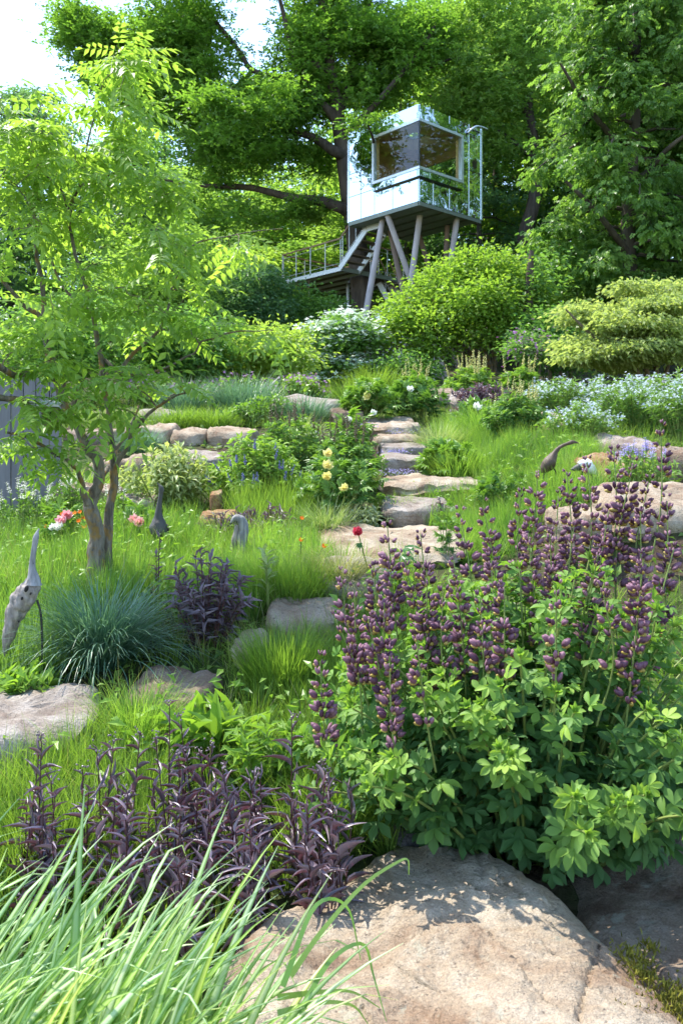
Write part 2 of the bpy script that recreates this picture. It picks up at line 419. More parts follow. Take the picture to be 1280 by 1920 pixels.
plain('wood_pale', (.55, .38, .18), .6, 0, .3, .2, 6, .1, .004, (8, 1, 1))
plain('wood_handrail', (.30, .19, .12), .55, 0, .3, .25, 14, .2, .004)
plain('wood_tread', (.16, .12, .085), .7, 0, .3, .3, 14, .2, .004)
plain('wood_post', (.42, .37, .37), .75, 0, .3, .22, 7, .4, .01, (1, 1, .12))
plain('wood_post_brown', (.26, .19, .165), .75, 0, .3, .22, 7, .4, .01, (1, 1, .12))
plain('wood_fence', (.17, .165, .175), .8, 0, .25, .28, 10, .5, .008, (1, 1, .1))
plain('wood_drift', (.22, .215, .215), .75, 0, .3, .7, 34, .8, .012, (1, 1, .2))
plain('wood_drift_warm', (.25, .215, .19), .8, 0, .3, .8, 30, .9, .015, (1, 1, .25))
plain('wood_drift_dark', (.06, .057, .057), .6, 0, .4, .4, 22, .7, .01, (1, 1, .2))
plain('wood_drift_brown', (.08, .052, .032), .6, 0, .4, .45, 20, .7, .01, (1, 1, .2))
plain('wood_bleached', (.62, .62, .62), .7, 0, .3, .3, 20, .7, .01)
plain('iron', (.035, .033, .032), .55, .6)
plain('birdhouse_wood', (.36, .29, .20), .7, 0, .3, .2, 20)
plain('hole_shade', (.012, .01, .009), .9)  # black that stands for the shade inside holes
plain('moss', (.20, .19, .03), .95, 0, .1, .45, 60, .9, .01)
plain('dead_stem', (.13, .10, .075), .85)
def glass():
    nt, out = newmat('glass')
    fr = nd(nt, 'Fresnel', i_IOR=1.55); tr = nd(nt, 'BsdfTransparent'); tr.inputs[0].default_value = (.93, .96, .94, 1)
    gl = nd(nt, 'BsdfGlossy', i_Roughness=.005)
    ma = nd(nt, 'Math', operation='MULTIPLY_ADD', use_clamp=True); ma.inputs[1].default_value = 1.1; ma.inputs[2].default_value = .015
    nt.links.new(fr.outputs[0], ma.inputs[0])
    ge = nd(nt, 'NewGeometry'); fm = nd(nt, 'Math', operation='SUBTRACT'); fm.inputs[0].default_value = 1.0; nt.links.new(ge.outputs['Backfacing'], fm.inputs[1]); mm = nd(nt, 'Math', operation='MULTIPLY'); nt.links.new(ma.outputs[0], mm.inputs[0]); nt.links.new(fm.outputs[0], mm.inputs[1])     # inner face of the pane only transmits
    mx = nd(nt, 'MixShader'); nt.links.new(mm.outputs[0], mx.inputs[0]); nt.links.new(tr.outputs[0], mx.inputs[1]); nt.links.new(gl.outputs[0], mx.inputs[2])
    nt.links.new(mx.outputs[0], out.inputs[0])
glass()
# ------------------------------------------------------------------ ground and stones
def build_ground():
    gx = np.concatenate([-np.geomspace(300, 8.4, 26), np.arange(-8, 8.01, .2), np.geomspace(8.4, 300, 26)])
    gy = np.concatenate([np.arange(-40, -4, 4.0), np.arange(-4, 20, .2), np.geomspace(20.3, 400, 44)])
    X, Y = np.meshgrid(gx, gy); Z = ground(X, Y)
    v = np.stack([X, Y, Z], -1).reshape(-1, 3); nx = len(gx)
    i = (np.arange(len(gy) - 1)[:, None] * nx + np.arange(nx - 1)[None]).ravel()
    mb = MB(); mb.add(v, np.stack([i, i + 1, i + nx + 1, i + nx], -1))
    tag(mb.build('ground', 'soil', smooth=True), 'sloping garden soil and ground cover', kind='structure')
build_ground()

def resample(poly, n):
    q = np.concatenate([poly, poly[:1]]); s = np.concatenate([[0], np.cumsum(np.linalg.norm(np.diff(q, axis=0), axis=1))])
    u = np.linspace(0, s[-1], n, endpoint=False)
    return np.stack([np.interp(u, s, q[:, 0]), np.interp(u, s, q[:, 1])], -1)
STONES = []
def stone(name, label, poly, ztop, thick, mat, seed, nper=48, nring=9, rough=1.0, cat='rock', group=None, cracks=(), edge=.3, under=.12):
    """a block of stone: plan outline, top surface ztop(x,y), layered uneven sides"""
    rng = rng_(seed); per = resample(np.asarray(poly, float), nper); c = per.mean(0)
    size = np.sqrt(np.prod(np.ptp(per, axis=0))); off = rng.uniform(-50, 50, 3)
    ang = per + .045 * size * rough * np.stack([vnoise(np.c_[per * 5 / size, np.full(nper, 1.)] + off), vnoise(np.c_[per * 5 / size, np.full(nper, 7.)] + off)], -1)
    per = ang; rows = []; STONES.append((c[0], c[1], np.ptp(per[:, 0]) / 2, np.ptp(per[:, 1]) / 2))
    e = min(edge * thick, .10 * size)
    for s in np.concatenate([[.03], np.linspace(.12, .8, nring - 4), [.89, .955, 1.0]]):
        xy = c + (per - c) * s
        z = ztop(xy[:, 0], xy[:, 1]) + .035 * size * rough * fbm(np.c_[xy * 3.2 / size, np.zeros(nper)] + off, 4) + .009 * rough * fbm(np.c_[xy * 20, np.zeros(nper)] + off, 3, .6)
        q = np.floor(3.5 * (fbm(np.c_[xy * 1.6 / size, np.zeros(nper)] + off + 9, 2)))
        z = z - .012 * size * rough * q
        z = z - e * .55 * np.clip((s - .86) / .14, 0, 1) ** 2
        rows.append(np.c_[xy, z])
    zt = rows[-1][:, 2]; ns = 6
    for j in range(1, ns + 1):
        f = j / ns; z = zt - (thick - .5 * e) * f
        lay = vnoise(np.c_[per * 2.5 / size, np.full(nper, np.floor(f * 4 + rng.random()) * 3.7)] + off) * .05 + vnoise(np.c_[per * 9 / size, z * 12] + off) * .02
        sc_ = 1 + .05 * math.sin(math.pi * min(f * 1.5, 1)) - under * f * f
        nr = nrm(per - c)
        xy = c + (per - c) * sc_ + nr * (lay * size * rough)[:, None]
        rows.append(np.c_[xy, z])
    V = np.concatenate(rows); m = len(rows)
    for pl, wd, dp in cracks:      # carved cracks along polylines on the top
        pl = np.asarray(pl, float)
        dmin = np.full(len(V), 9.)
        for a, b in zip(pl[:-1], pl[1:]):
            ab = b - a; t = np.clip(((V[:, :2] - a) @ ab) / (ab @ ab), 0, 1); dmin = np.minimum(dmin, np.linalg.norm(V[:, :2] - a - t[:, None] * ab, axis=1))
        dmin = dmin + .25 * wd * vnoise(V * 25)
        V[:, 2] -= dp * np.clip(1 - dmin / wd, 0, 1) ** .7
    k = np.arange(nper); k2 = (k + 1) % nper; b = np.arange(m - 1)[:, None] * nper
    f = np.stack([b + k, b + nper + k, b + nper + k2, b + k2], -1).reshape(-1, 4)[:, ::-1]
    mb = MB(); mb.add(V, f)
    mb.f.append((np.arange(nper)[None, :], 0)); mb.f.append((((m - 1) * nper + np.arange(nper))[None, ::-1], 0))
    base = np.array([c[0], c[1], V[:, 2].min()])
    o = mb.build(name, mat, None, smooth=True, off=base); o.location = base
    o.data.set_sharp_from_angle(angle=RAD(42)) if hasattr(o.data, 'set_sharp_from_angle') else None
    return tag(o, label, cat, group, 'thing')
def sell(cx, cy, hx, hy, rot=0, n=3.2, seed=0, jag=.10):
    rng = rng_(seed + 991); a = np.linspace(0, 2 * np.pi, 40, endpoint=False)
    r = (np.abs(np.cos(a)) ** n + np.abs(np.sin(a)) ** n) ** (-1 / n)
    r = r * (1 + jag * vnoise(np.c_[np.cos(a) * 1.6, np.sin(a) * 1.6, np.full(40, seed * 1.7)]))
    x, y = r * np.cos(a) * hx, r * np.sin(a) * hy; c, s = math.cos(rot), math.sin(rot)
    return np.c_[cx + x * c - y * s, cy + x * s + y * c]
def slab(label, x0, x1, rf, rb, df, db, thick, mat='stone_tan', seed=1, name='stepping_stone', rot=0., cat='stone', group=None, rough=1., jag=.1, n=3.4, nper=48, edge=.3):
    """slab from its photo columns, the rows of its front and back top edge and their distances"""
    dm = (df + db) / 2; cx = ((x0 + x1) / 2 - CX) / F * dm; hx = (x1 - x0) / 2 / F * dm; cy = dm; hy = (db - df) / 2
    zf = EYE - (rf - HY) / F * df; zb = EYE - (rb - HY) / F * db
    zt = lambda x, y: zf + (zb - zf) * (y - df) / (db - df)
    return stone(name, label, sell(cx, cy, hx, hy, rot, n, seed, jag), zt, thick, mat, seed, nper=nper, rough=rough, cat=cat, group=group, edge=edge)

# big boulder in the foreground, outline traced on its top plane
def on_plane(pts, z):
    out = []
    for px, py in pts:
        d = (EYE - z) * F / (py - HY); out.append([(px - CX) / F * d, d])
    return np.array(out)
front = [(432, 1742), (478, 1690), (556, 1632), (650, 1588), (762, 1566), (880, 1584), (962, 1606), (1046, 1652), (1118, 1712), (1192, 1760), (1262, 1836), (1330, 1960), (1400, 2260), (1000, 2420), (560, 2400), (420, 2180), (400, 1900)]
pc = lambda pts: on_plane(pts, 0.03)
zf_ = lambda x, y: 0.03 - .10 * smooth(x, .55, 1.15) - .05 * smooth(-x, .25, .5) + .03 * np.sin(x * 3 + y * 2)
stone('boulder', 'big tan sandstone boulder with dappled leaf shade in front of the plum flowered bush', pc(front), zf_, .42, 'stone_tan', 11, nper=220, nring=44, rough=.85, edge=.35,
      cracks=[(pc([(1080, 1925), (1098, 1850), (1112, 1800), (1120, 1760), (1150, 1745), (1165, 1700)]), .009, .022), (pc([(1112, 1800), (1160, 1830), (1222, 1850), (1250, 1900)]), .008, .018), (pc([(890, 1600), (905, 1650), (900, 1690)]), .008, .015)])
stone('boulder', 'dark brown sloping boulder under the plum flowered bush, beside the tan boulder', np.array([[.74, 2.95], [.80, 2.42], [1.02, 2.12], [1.5, 1.9], [2.1, 2.2], [2.2, 3.0], [1.5, 3.3]]),
      lambda x, y: -.03 + .10 * (x - 1.) + .05 * (y - 2.5), .4, 'stone_brown', 12, nper=120, nring=24, rough=.7)
stone('boulder', 'small lavender grey weathered rock between the purple leaved clump and the tan boulder', on_plane([(695, 1560), (704, 1500), (740, 1462), (800, 1460), (850, 1500), (846, 1570), (760, 1590)], .0),
      lambda x, y: .05 + .16 * (y - 3.2), .3, 'stone_weathered', 13, nper=80, nring=16, rough=1.2)

# stepping stones and steps of the path, from the front up the slope
slab('wide grey tan slab at the left foot of the blue green grass mound', -110, 185, 1390, 1283, 3.42, 4.1, .30, 'stone_grey', 21, rough=1.1, nper=90, rot=.12)
slab('flat brown stepping slab at the right foot of the blue green grass mound', 248, 402, 1312, 1250, 3.92, 4.35, .20, 'stone_brown', 22, nper=70, rot=-.2)
slab('little buried stepping stone beside the purple leaved plant', 440, 500, 1216, 1180, 4.45, 4.75, .10, 'stone_tan', 23)
slab('rounded tan stepping stone at the end of the bright meadow grass', 498, 648, 1166, 1120, 4.75, 5.2, .14, 'stone_tan', 24, nper=60, n=2.8)
slab('stepping slab overhung with straw coloured grass below the red peony', 590, 730, 1098, 1042, 5.3, 5.9, .2, 'stone_grey', 25, nper=60)
slab('broad pale path slab behind the red peony', 604, 850, 1040, 976, 6.0, 7.2, .16, 'stone_tan', 26, nper=70, rot=.15)
slab('lowest block step with a shaded face, at the top of the broad path slab', 716, 842, 954, 930, 7.3, 7.95, .2, 'stone_grey', 27, n=4.5, nper=60, edge=.15)
slab('wide flat step slab reaching under the bright grass on its right', 716, 892, 908, 884, 8.2, 9.2, .18, 'stone_tan', 28, nper=60, edge=.2)
slab('thick squared block step with lilac flowers at its foot', 716, 806, 862, 850, 9.3, 9.9, .24, 'stone_grey', 29, n=6, nper=60, edge=.12, rough=.7)
slab('squared step with lilac flowers on the tread below it', 712, 798, 838, 831, 10.0, 10.5, .24, 'stone_grey', 30, n=5, edge=.12, rough=.7)
slab('shallow step just below the topmost one', 700, 792, 820, 814, 10.6, 11.15, .22, 'stone_tan', 31, n=4, edge=.15, rough=.8)
slab('topmost broad pale step of the garden path', 682, 780, 801, 780, 11.3, 12.7, .24, 'stone_tan', 32, nper=60, edge=.15)
# other rocks
R_ = 'boulder'
slab('squared brown boulder left of the topmost step', 620, 682, 772, 762, 12.2, 12.8, .35, 'stone_brown', 41, R_, cat='rock', n=5, edge=.15)
slab('low grey boulder under the arching grass tuft', 512, 640, 758, 742, 12.8, 13.6, .35, 'stone_grey', 42, R_, cat='rock')
slab('tan wall boulder with a bulging top behind the multi stemmed tree', 205, 268, 806, 799, 11.4, 12.1, .45, 'stone_tan', 43, R_, cat='rock')
slab('large sloping tan wall boulder between two smaller ones', 262, 332, 803, 797, 11.2, 12.0, .5, 'stone_tan', 44, R_, cat='rock', rough=1.5)
slab('rounded cracked tan wall boulder with a split face', 328, 397, 810, 802, 11.1, 11.9, .5, 'stone_tan', 45, R_, cat='rock', rough=1.5)
slab('long flat topped wall boulder running behind the blue flowered bush', 393, 480, 809, 803, 11.1, 11.9, .45, 'stone_tan', 46, R_, cat='rock')
slab('dark wall boulder behind the trunks of the multi stemmed tree', 100, 208, 812, 805, 11.2, 12.0, .5, 'stone_brown', 47, R_, cat='rock')
slab('low tan ledge stone under the wall boulders', 176, 258, 868, 861, 9.9, 10.5, .35, 'stone_tan', 48, R_, cat='rock')
slab('bulging ledge stone with a warm tan face', 246, 345, 862, 850, 9.7, 10.4, .4, 'stone_tan', 49, R_, cat='rock')
slab('flat grey ledge slab touching the blue flowered bush', 335, 418, 855, 847, 9.9, 10.7, .3, 'stone_grey', 50, R_, cat='rock')
slab('brown block of the upper terrace above the wall boulders', 150, 258, 775, 768, 14.0, 14.8, .55, 'stone_brown', 51, R_, cat='rock', n=5)
slab('grey brown rock of the upper terrace beside the blue green tufts', 262, 345, 776, 766, 13.2, 14.2, .45, 'stone_grey', 52, R_, cat='rock')
slab('shaded long stone low behind the multi stemmed tree', 100, 228, 918, 908, 8.4, 8.9, .3, 'stone_brown', 53, R_, cat='rock')
slab('rust coloured rock in the grass behind the curled neck sculpture', 372, 446, 978, 952, 7.0, 7.5, .25, 'stone_rust', 54, R_, cat='rock', n=2.4)
slab('small reddish upright stone in front of the blue flowered bush', 396, 416, 926, 920, 7.7, 7.9, .3, 'stone_rust', 55, R_, cat='rock', n=5)
slab('pale stone behind the pink peony', 225, 300, 938, 926, 7.9, 8.4, .25, 'stone_grey', 56, R_, cat='rock')
slab('dark boulder beside the lowest cream flowered bush by the stilt posts', 800, 852, 738, 728, 14.0, 14.8, .4, 'stone_brown', 57, R_, cat='rock')
slab('pinkish rock under the purple leaved ground cover', 846, 930, 752, 734, 13.4, 14.4, .4, 'stone_grey', 58, R_, cat='rock')
slab('cracked tan boulder between cream spires and pale blue stars', 1018, 1100, 800, 781, 9.6, 10.5, .45, 'stone_tan', 59, R_, cat='rock', rough=1.6)
slab('grey topped boulder beneath the pale blue stars', 1120, 1215, 838, 817, 8.0, 8.8, .45, 'stone_grey', 60, R_, cat='rock', rough=1.3)
slab('rust streaked sloping boulder beside the little white bird sculpture', 1082, 1185, 888, 852, 7.0, 7.7, .4, 'stone_rust', 61, R_, cat='rock', rough=1.3)
slab('brown rock behind the tallest plum flower spires', 1215, 1300, 850, 832, 7.2, 7.9, .4, 'stone_brown', 62, R_, cat='rock')
slab('large pale slab behind the plum flower spires', 1110, 1330, 950, 905, 5.7, 6.4, .30, 'stone_tan', 63, R_, cat='rock', nper=80, rot=.2)
slab('low tan slab tilted against the large pale slab behind the plum spires', 1040, 1130, 975, 945, 5.5, 5.9, .2, 'stone_tan', 64, R_, cat='rock', rot=.3)

# moss cushions on the front boulder
def moss():
    rng = rng_(77); mb = MB(); v, f = t_fold()
    for px, py, n, s in ((1190, 1770, 170, .030), (1205, 1800, 120, .02), (1120, 1905, 150, .03), (1180, 1880, 150, .03), (1262, 1860, 320, .05), (1275, 1830, 200, .04), (1215, 1740, 60, .015)):
        c = pc([(px, py)])[0]; xy = c + rng.normal(size=(n, 2)) * s
        z = zf_(xy[:, 0], xy[:, 1]) - .03 + rng.random(n) * .015
        fw = nrm(np.c_[rng.normal(size=(n, 2)) * .6, np.ones(n)])
        a, b = place((v, f), np.c_[xy, z], fw, rng.normal(size=(n, 3)), .004, .024 * rng.uniform(.6, 1.3, n)); mb.add(a, b)
    tag(mb.build('moss', 'moss'), 'yellow green moss cushions on the cracked end of the tan boulder', 'moss', kind='stuff')
moss()
# ------------------------------------------------------------------ tree house
C0 = np.array([2.432, 26.0, 0.0]); LV = np.array([-.671, .741, 0.]); RV = np.array([.741, .671, 0.]); UZ = np.array([0, 0, 1.0])
def HB(o, a0, a1, b0, b1, z0, z1):      # box in tree-house axes around origin o
    return obox(o + LV * a0 + RV * b0 + UZ * z0, LV * (a1 - a0), UZ * (z1 - z0), RV * (b1 - b0))
def hp(o, a, b, z): return o + LV * a + RV * b + UZ * z
house = thing('tree_house', 'mirror clad cube tree house on slanting wooden stilts beside the oak', 'tree house', G(745, 28.2))
ZB, ZT, LA, LB = 9.37, 12.44, 3.22, 3.07
WA, WB, PJ = 1.96, 2.0, .14
def part(name, parent, mat, boxes):
    mb = MB()
    for v, f in boxes: mb.add(v, f)
    return mb.build(name, mat, parent)
g = .011; th = .03
cabin = part('cabin', house, 'wood_interior', [
    # inner lining: floor, walls with the corner opening left free, ceiling round the skylight
    HB(C0, .05, LA - .05, .05, LB - .05, ZB + .02, ZB + .14),
    HB(C0, LA - .12, LA - .05, .06, LB - .06, ZB + .15, ZT - .4), HB(C0, .06, .9, LB - .12, LB - .05, ZB + .15, ZT - .4), HB(C0, 2.5, LA - .13, LB - .12, LB - .05, ZB + .15, ZT - .4), HB(C0, .9, 2.5, LB - .12, LB - .05, ZB + .15, 10.4), HB(C0, .9, 2.5, LB - .12, LB - .05, 11.75, ZT - .4),
    HB(C0, WA + .02, LA - .13, .05, .12, ZB + .15, ZT - .4), HB(C0, .05, .12, WB + .02, LB - .13, ZB + .15, ZT - .4),
    HB(C0, .13, WA + .01, .05, .12, ZB + .15, 10.33), HB(C0, .05, .12, .05, WB + .01, ZB + .15, 10.33),
    HB(C0, .05, .95, .05, LB - .05, ZT - .39, ZT - .30), HB(C0, 2.15, LA - .05, .05, LB - .05, ZT - .39, ZT - .30),
    HB(C0, .96, 2.14, .05, .85, ZT - .39, ZT - .30), HB(C0, .96, 2.14, 2.05, LB - .05, ZT - .39, ZT - .30)])
part('roof', cabin, 'steel_green', [HB(C0, .03, 1.15, .03, LB - .03, ZT - .1, ZT - .02), HB(C0, 1.95, LA - .03, .03, LB - .03, ZT - .1, ZT - .02), HB(C0, 1.16, 1.94, .03, 1.05, ZT - .1, ZT - .02), HB(C0, 1.16, 1.94, 1.85, LB - .03, ZT - .1, ZT - .02)])
def quadbox(pts_lo, pts_hi):           # skylight shaft side between ceiling hole and roof hole
    return np.concatenate([pts_lo, pts_hi]), np.array([[0, 1, 2, 3], [4, 7, 6, 5], [0, 4, 5, 1], [1, 5, 6, 2], [2, 6, 7, 3], [3, 7, 4, 0]])
lo = [(.95, .85), (2.15, .85), (2.15, 2.05), (.95, 2.05)]; hi = [(1.15, 1.05), (1.95, 1.05), (1.95, 1.85), (1.15, 1.85)]
bx = []
for i in range(4):
    j = (i + 1) % 4
    f4 = np.array([hp(C0, *lo[i], ZT - .385), hp(C0, *lo[j], ZT - .385), hp(C0, *hi[j], ZT - .03), hp(C0, *hi[i], ZT - .03)])
    cen = hp(C0, 1.55, 1.45, 0); ou = nrm((f4.mean(0) - cen) * np.array([1, 1, 0])) * .03
    bx.append(quadbox(f4, f4 + ou))
part('skylight_shaft', cabin, 'wood_pale', bx)
part('skylight', cabin, 'glass', [HB(C0, 1.13, 1.97, 1.03, 1.87, ZT - .015, ZT + .005)])
# interior: pale window reveals
part('window_reveal', cabin, 'wood_pale', [HB(C0, WA - .03, WA + .015, .0, .16, 10.36, ZT - .42)])
part('window_reveal', cabin, 'wood_pale', [HB(C0, .0, .16, WB - .03, WB + .015, 10.36, ZT - .42)])
# mirror panels, each its own sheet
def mirror(face, s0, s1, z0, z1):
    s0 += g; s1 -= g; z0 += g; z1 -= g
    b = HB(C0, s0, s1, -th, 0, z0, z1) if face == 'L' else HB(C0, -th, 0, s0, s1, z0, z1) if face == 'R' else HB(C0, s0, s1, LB, LB + th, z0, z1) if face == 'RB' else HB(C0, LA, LA + th, s0, s1, z0, z1)
    part('mirror_panel', cabin, 'mirror_steel', [b])
for zz in ((ZB, 10.22), (10.22, 11.0), (11.0, 11.8), (11.8, ZT)):
    mirror('L', 2.62, LA, *zz); mirror('L', WA, 2.62, *zz)
mirror('L', 1.12, WA, ZB, 10.15); mirror('L', 0, 1.12, ZB, 10.15); mirror('L', 0, 1.0, 12.14, ZT); mirror('L', 1.0, WA, 12.14, ZT)
for s in ((0, .644), (.644, 1.435), (1.435, WB)): mirror('R', *s, ZB, 10.15); mirror('R', *s, 12.14, ZT)
mirror('R', WB, 2.43, ZB, 10.9); mirror('R', WB, 2.43, 10.9, ZT); mirror('R', 2.43, LB, ZB, 10.9); mirror('R', 2.43, LB, 10.9, ZT)
for s0, s1, z0, z1 in ((0, .9, ZB, ZT), (2.5, LA, ZB, ZT), (.9, 2.5, ZB, 10.4), (.9, 2.5, 11.75, ZT)): mirror('RB', s0, s1, z0, z1)
part('pane', cabin, 'glass', [HB(C0, .9, 2.5, LB - .06, LB - .045, 10.4, 11.75)])
for s in (0, LB / 2): mirror('LB', s, s + LB / 2, ZB, ZT)
# bright joint strips
for b, z0, z1 in ((.644, ZB, 10.14), (1.435, ZB, 10.14), (2.43, ZB, ZT), (.644, 12.15, ZT), (1.435, 12.15, ZT)):
    part('joint_strip', cabin, 'trim_metal', [HB(C0, -th - .012, -th + .002, b - .014, b + .014, z0, z1)])
part('corner_strip', cabin, 'trim_metal', [HB(C0, -th - .02, .03, LB - .02, LB + .05, ZB - .02, ZT + .01)])
part('corner_strip', cabin, 'trim_metal', [HB(C0, LA - .02, LA + .045, -th - .015, .02, ZB - .01, ZT + .01)])
part('corner_strip', cabin, 'trim_metal', [HB(C0, -th - .01, -th + .006, -th - .01, -th + .006, ZB, 10.12)])
# projecting bay with mirror bands
bay = part('window_bay', house, 'mirror_steel', [HB(C0, -PJ + .02, WA, -PJ, -.03, 10.125, 10.335), HB(C0, -PJ, -.03, -PJ + .0, WB, 10.128, 10.338)])
part('bay_head', bay, 'mirror_steel', [HB(C0, -PJ + .02, WA, -PJ, -.03, 11.93, 12.13), HB(C0, -PJ, -.03, -PJ, WB, 11.933, 12.127)])
part('bay_soffit', bay, 'dark_profile', [HB(C0, -PJ + .03, WA - .02, -PJ + .02, .04, 10.11, 10.123), HB(C0, -PJ + .02, .03, .06, WB - .02, 10.108, 10.121)])  # near-black colour stands for the shadow line under the bay
fr = .085
win = part('window', house, 'frame_metal', [
    HB(C0, -PJ - .015, WA, -PJ - .02, -PJ + .06, 10.34, 10.34 + fr), HB(C0, -PJ - .015, WA, -PJ - .02, -PJ + .06, 11.925 - fr, 11.925),
    HB(C0, WA - fr, WA + .003, -PJ - .018, -.02, 10.34 + fr + .001, 11.924 - fr),
    HB(C0, -PJ - .02, -PJ + .06, -PJ + .065, WB, 10.342, 10.342 + fr), HB(C0, -PJ - .02, -PJ + .06, -PJ + .065, WB, 11.923 - fr, 11.923),
    HB(C0, -PJ - .018, -.02, WB - fr - .02, WB + .003, 10.343 + fr, 11.922 - fr)])
part('mullion', win, 'dark_profile', [HB(C0, -PJ - .01, -PJ + .03, -PJ - .012, -PJ + .03, 10.343 + fr, 11.922 - fr)])
part('pane', win, 'glass', [HB(C0, -PJ + .032, WA - fr - .002, -PJ + .01, -PJ + .022, 10.35 + fr, 11.915 - fr)])
part('pane', win, 'glass', [HB(C0, -PJ + .01, -PJ + .022, -PJ + .032, WB - fr - .022, 10.352 + fr, 11.913 - fr)])
# curved down pipe at the right edge
pp = np.array([hp(C0, -.05, 2.33, ZT - .32), hp(C0, -.16, 2.42, ZT - .2), hp(C0, -.2, 2.62, ZT - .07), hp(C0, -.2, 2.95, ZT - .02), hp(C0, -.2, LB + .1, ZT - .02)])
v, f = tubes(spline(pp, 16), np.full((16,), .035), 8); mb = MB(); mb.add(v, f); mb.build('gutter_pipe', 'trim_metal', house, True)
# floor planks under the cabin, with gaps and cross bearers above them
for k in range(5):
    w = LB / 5; part('floor_beam', house, 'steel_green', [HB(C0, .0, LA, k * w + .085, (k + 1) * w - .085, ZB - .10, ZB - .004)])
for a in (.2, 1.6, 3.0): part('bearer', house, 'wood_post_brown', [HB(C0, a, a + .12, .01, LB - .01, ZB - .06, ZB - .0)])
part('floor_edge', house, 'steel_green', [HB(C0, -.03, .02, .0, LB, ZB - .12, ZB - .003), HB(C0, .025, LA, -.03, .02, ZB - .121, ZB - .002), HB(C0, LA - .0, LA + .05, .0, LB, ZB - .119, ZB - .004)])
# slanting stilts
for (a, b), px, d, r, m in (((1.96, .35), 661, 26.9, .105, 'wood_post'), ((1.5, .11), 840, 28.2, .10, 'wood_post'), ((.8, .92), 744, 26.9, .105, 'wood_post'), ((.25, 2.14), 811, 26.6, .105, 'wood_post'),
                            ((2.6, 1.33), 793, 28.2, .10, 'wood_post_brown'), ((1.0, 2.53), 826, 28.6, .10, 'wood_post_brown'), ((2.5, 2.75), 868, 29.6, .10, 'wood_post_brown')):
    top = hp(C0, a, b, ZB - .09); bot = G(px, d) - UZ * .2
    v, f = tubes(spline([bot, top], 6), np.linspace(r * 1.12, r * .95, 6), 12); mb = MB(); mb.add(v, f); mb.build('stilt', m, house, True)

# deck round the oak trunk
D0 = np.array([-.02, 29.5, 0.]); DA, DB, DZ = 3.43, 3.32, 7.96
deck = part('deck', house, 'wood_tread', [HB(D0, .03, DA - .03, .03, .95, DZ + .10, DZ + .145), HB(D0, .03, DA - .03, 2.25, DB - .03, DZ + .10, DZ + .145), HB(D0, 1.25, DA - .03, .955, 2.245, DZ + .10, DZ + .145), HB(D0, .03, .1, .955, 2.245, DZ + .1, DZ + .145)])
part('fascia', deck, 'fascia_paint', [HB(D0, .0, DA, -.03, .025, DZ, DZ + .15)])
part('fascia', deck, 'steel_green', [HB(D0, -.03, .025, .03, DB, DZ, DZ + .15)])  # same paint as the pale fascia; this side's shade is put into the colour
part('fascia', deck, 'steel_green', [HB(D0, DA, DA + .04, .0, DB, DZ, DZ + .15)])
part('fascia', deck, 'steel_green', [HB(D0, .03, DA - .005, DB - .02, DB + .03, DZ + .001, DZ + .149)])
for k in range(5):
    b = .33 + k * .62; a0 = .03 if not .95 < b < 2.25 else 1.3
    part('joist', deck, 'fascia_paint', [HB(D0, a0, DA - .01, b, b + .07, DZ + .01, DZ + .098)])
def rod(name, parent, p, q, r, m='galvanised', n=6):
    v, f = tubes(spline([p, q], 2), np.full(2, r), n); mb = MB(); mb.add(v, f); return mb.build(name, m, parent, True)
def railing(pts, nposts, parent):
    """posts, two wires and a wooden handrail along a straight run"""
    p, q = [np.asarray(x, float) for x in pts]
    for k in range(nposts):
        c = p + (q - p) * k / (nposts - 1); rod('baluster', parent, c, c + UZ * 1.0, .02)
    for h, r in ((.14, .010), (.86, .010)): rod('rail_wire', parent, p + UZ * h, q + UZ * h, r)
    part('handrail', parent, 'wood_handrail', [bar(p + UZ * 1.02, q + UZ * 1.02, .06, .045)])
zt_ = DZ + .15
railing((hp(D0, .05, .03, zt_), hp(D0, DA - .03, .03, zt_)), 5, deck)
railing((hp(D0, DA - .03, .08, zt_), hp(D0, DA - .03, DB - .04, zt_)), 4, deck)
railing((hp(D0, 1.4, DB - .04, zt_), hp(D0, DA - .08, DB - .04, zt_)), 3, deck)
railing((hp(D0, .03, 1.5, zt_), hp(D0, .03, DB - .06, zt_)), 3, deck)
rod('pulley_rope', deck, hp(D0, 1.9, .1, DZ + .1), hp(D0, 1.9, .1, DZ - .75), .012, 'wood_handrail', 5)
# upper stair: rises towards the cabin (direction -LV)
S0 = hp(D0, .02, .0, DZ + .1); up = nrm(-LV * 1.37 + UZ * 1.12); ln = math.hypot(1.37, 1.12)
stair = part('stair', house, 'fascia_paint', [bar(S0 + RV * -.02, S0 + up * ln + RV * -.02, .05, .20), bar(S0 + RV * .88, S0 + up * ln + RV * .88, .05, .20),
     bar(S0 + up * ln + RV * -.0195 - UZ * .0, S0 + up * ln + RV * -.0195 + RV * .0 - LV * .62, .049, .19)])
for k in range(1, 6):
    c = S0 + up * ln * k / 5.6; part('tread', stair, 'wood_tread', [obox(c + LV * .11 + RV * .01 - UZ * .02, -LV * .24, UZ * .04, RV * .84)])
part('landing', stair, 'steel_green', [obox(S0 + up * ln + RV * .01 + UZ * .02, -LV * .62, UZ * .06, RV * .85)])
for s in (-.02,):
    p0, p1 = S0 + RV * s, S0 + up * ln + RV * s
    part('handrail', stair, 'wood_handrail', [bar(p0 + UZ * 1.05, p1 + UZ * 1.0, .06, .045)])
    for k in range(4):
        c = p0 + (p1 - p0) * (k + .4) / 4; rod('baluster', stair, c, c + UZ * 1.0, .018)
    rod('rail_wire', stair, p0 + UZ * .2, p1 + UZ * .2, .014)
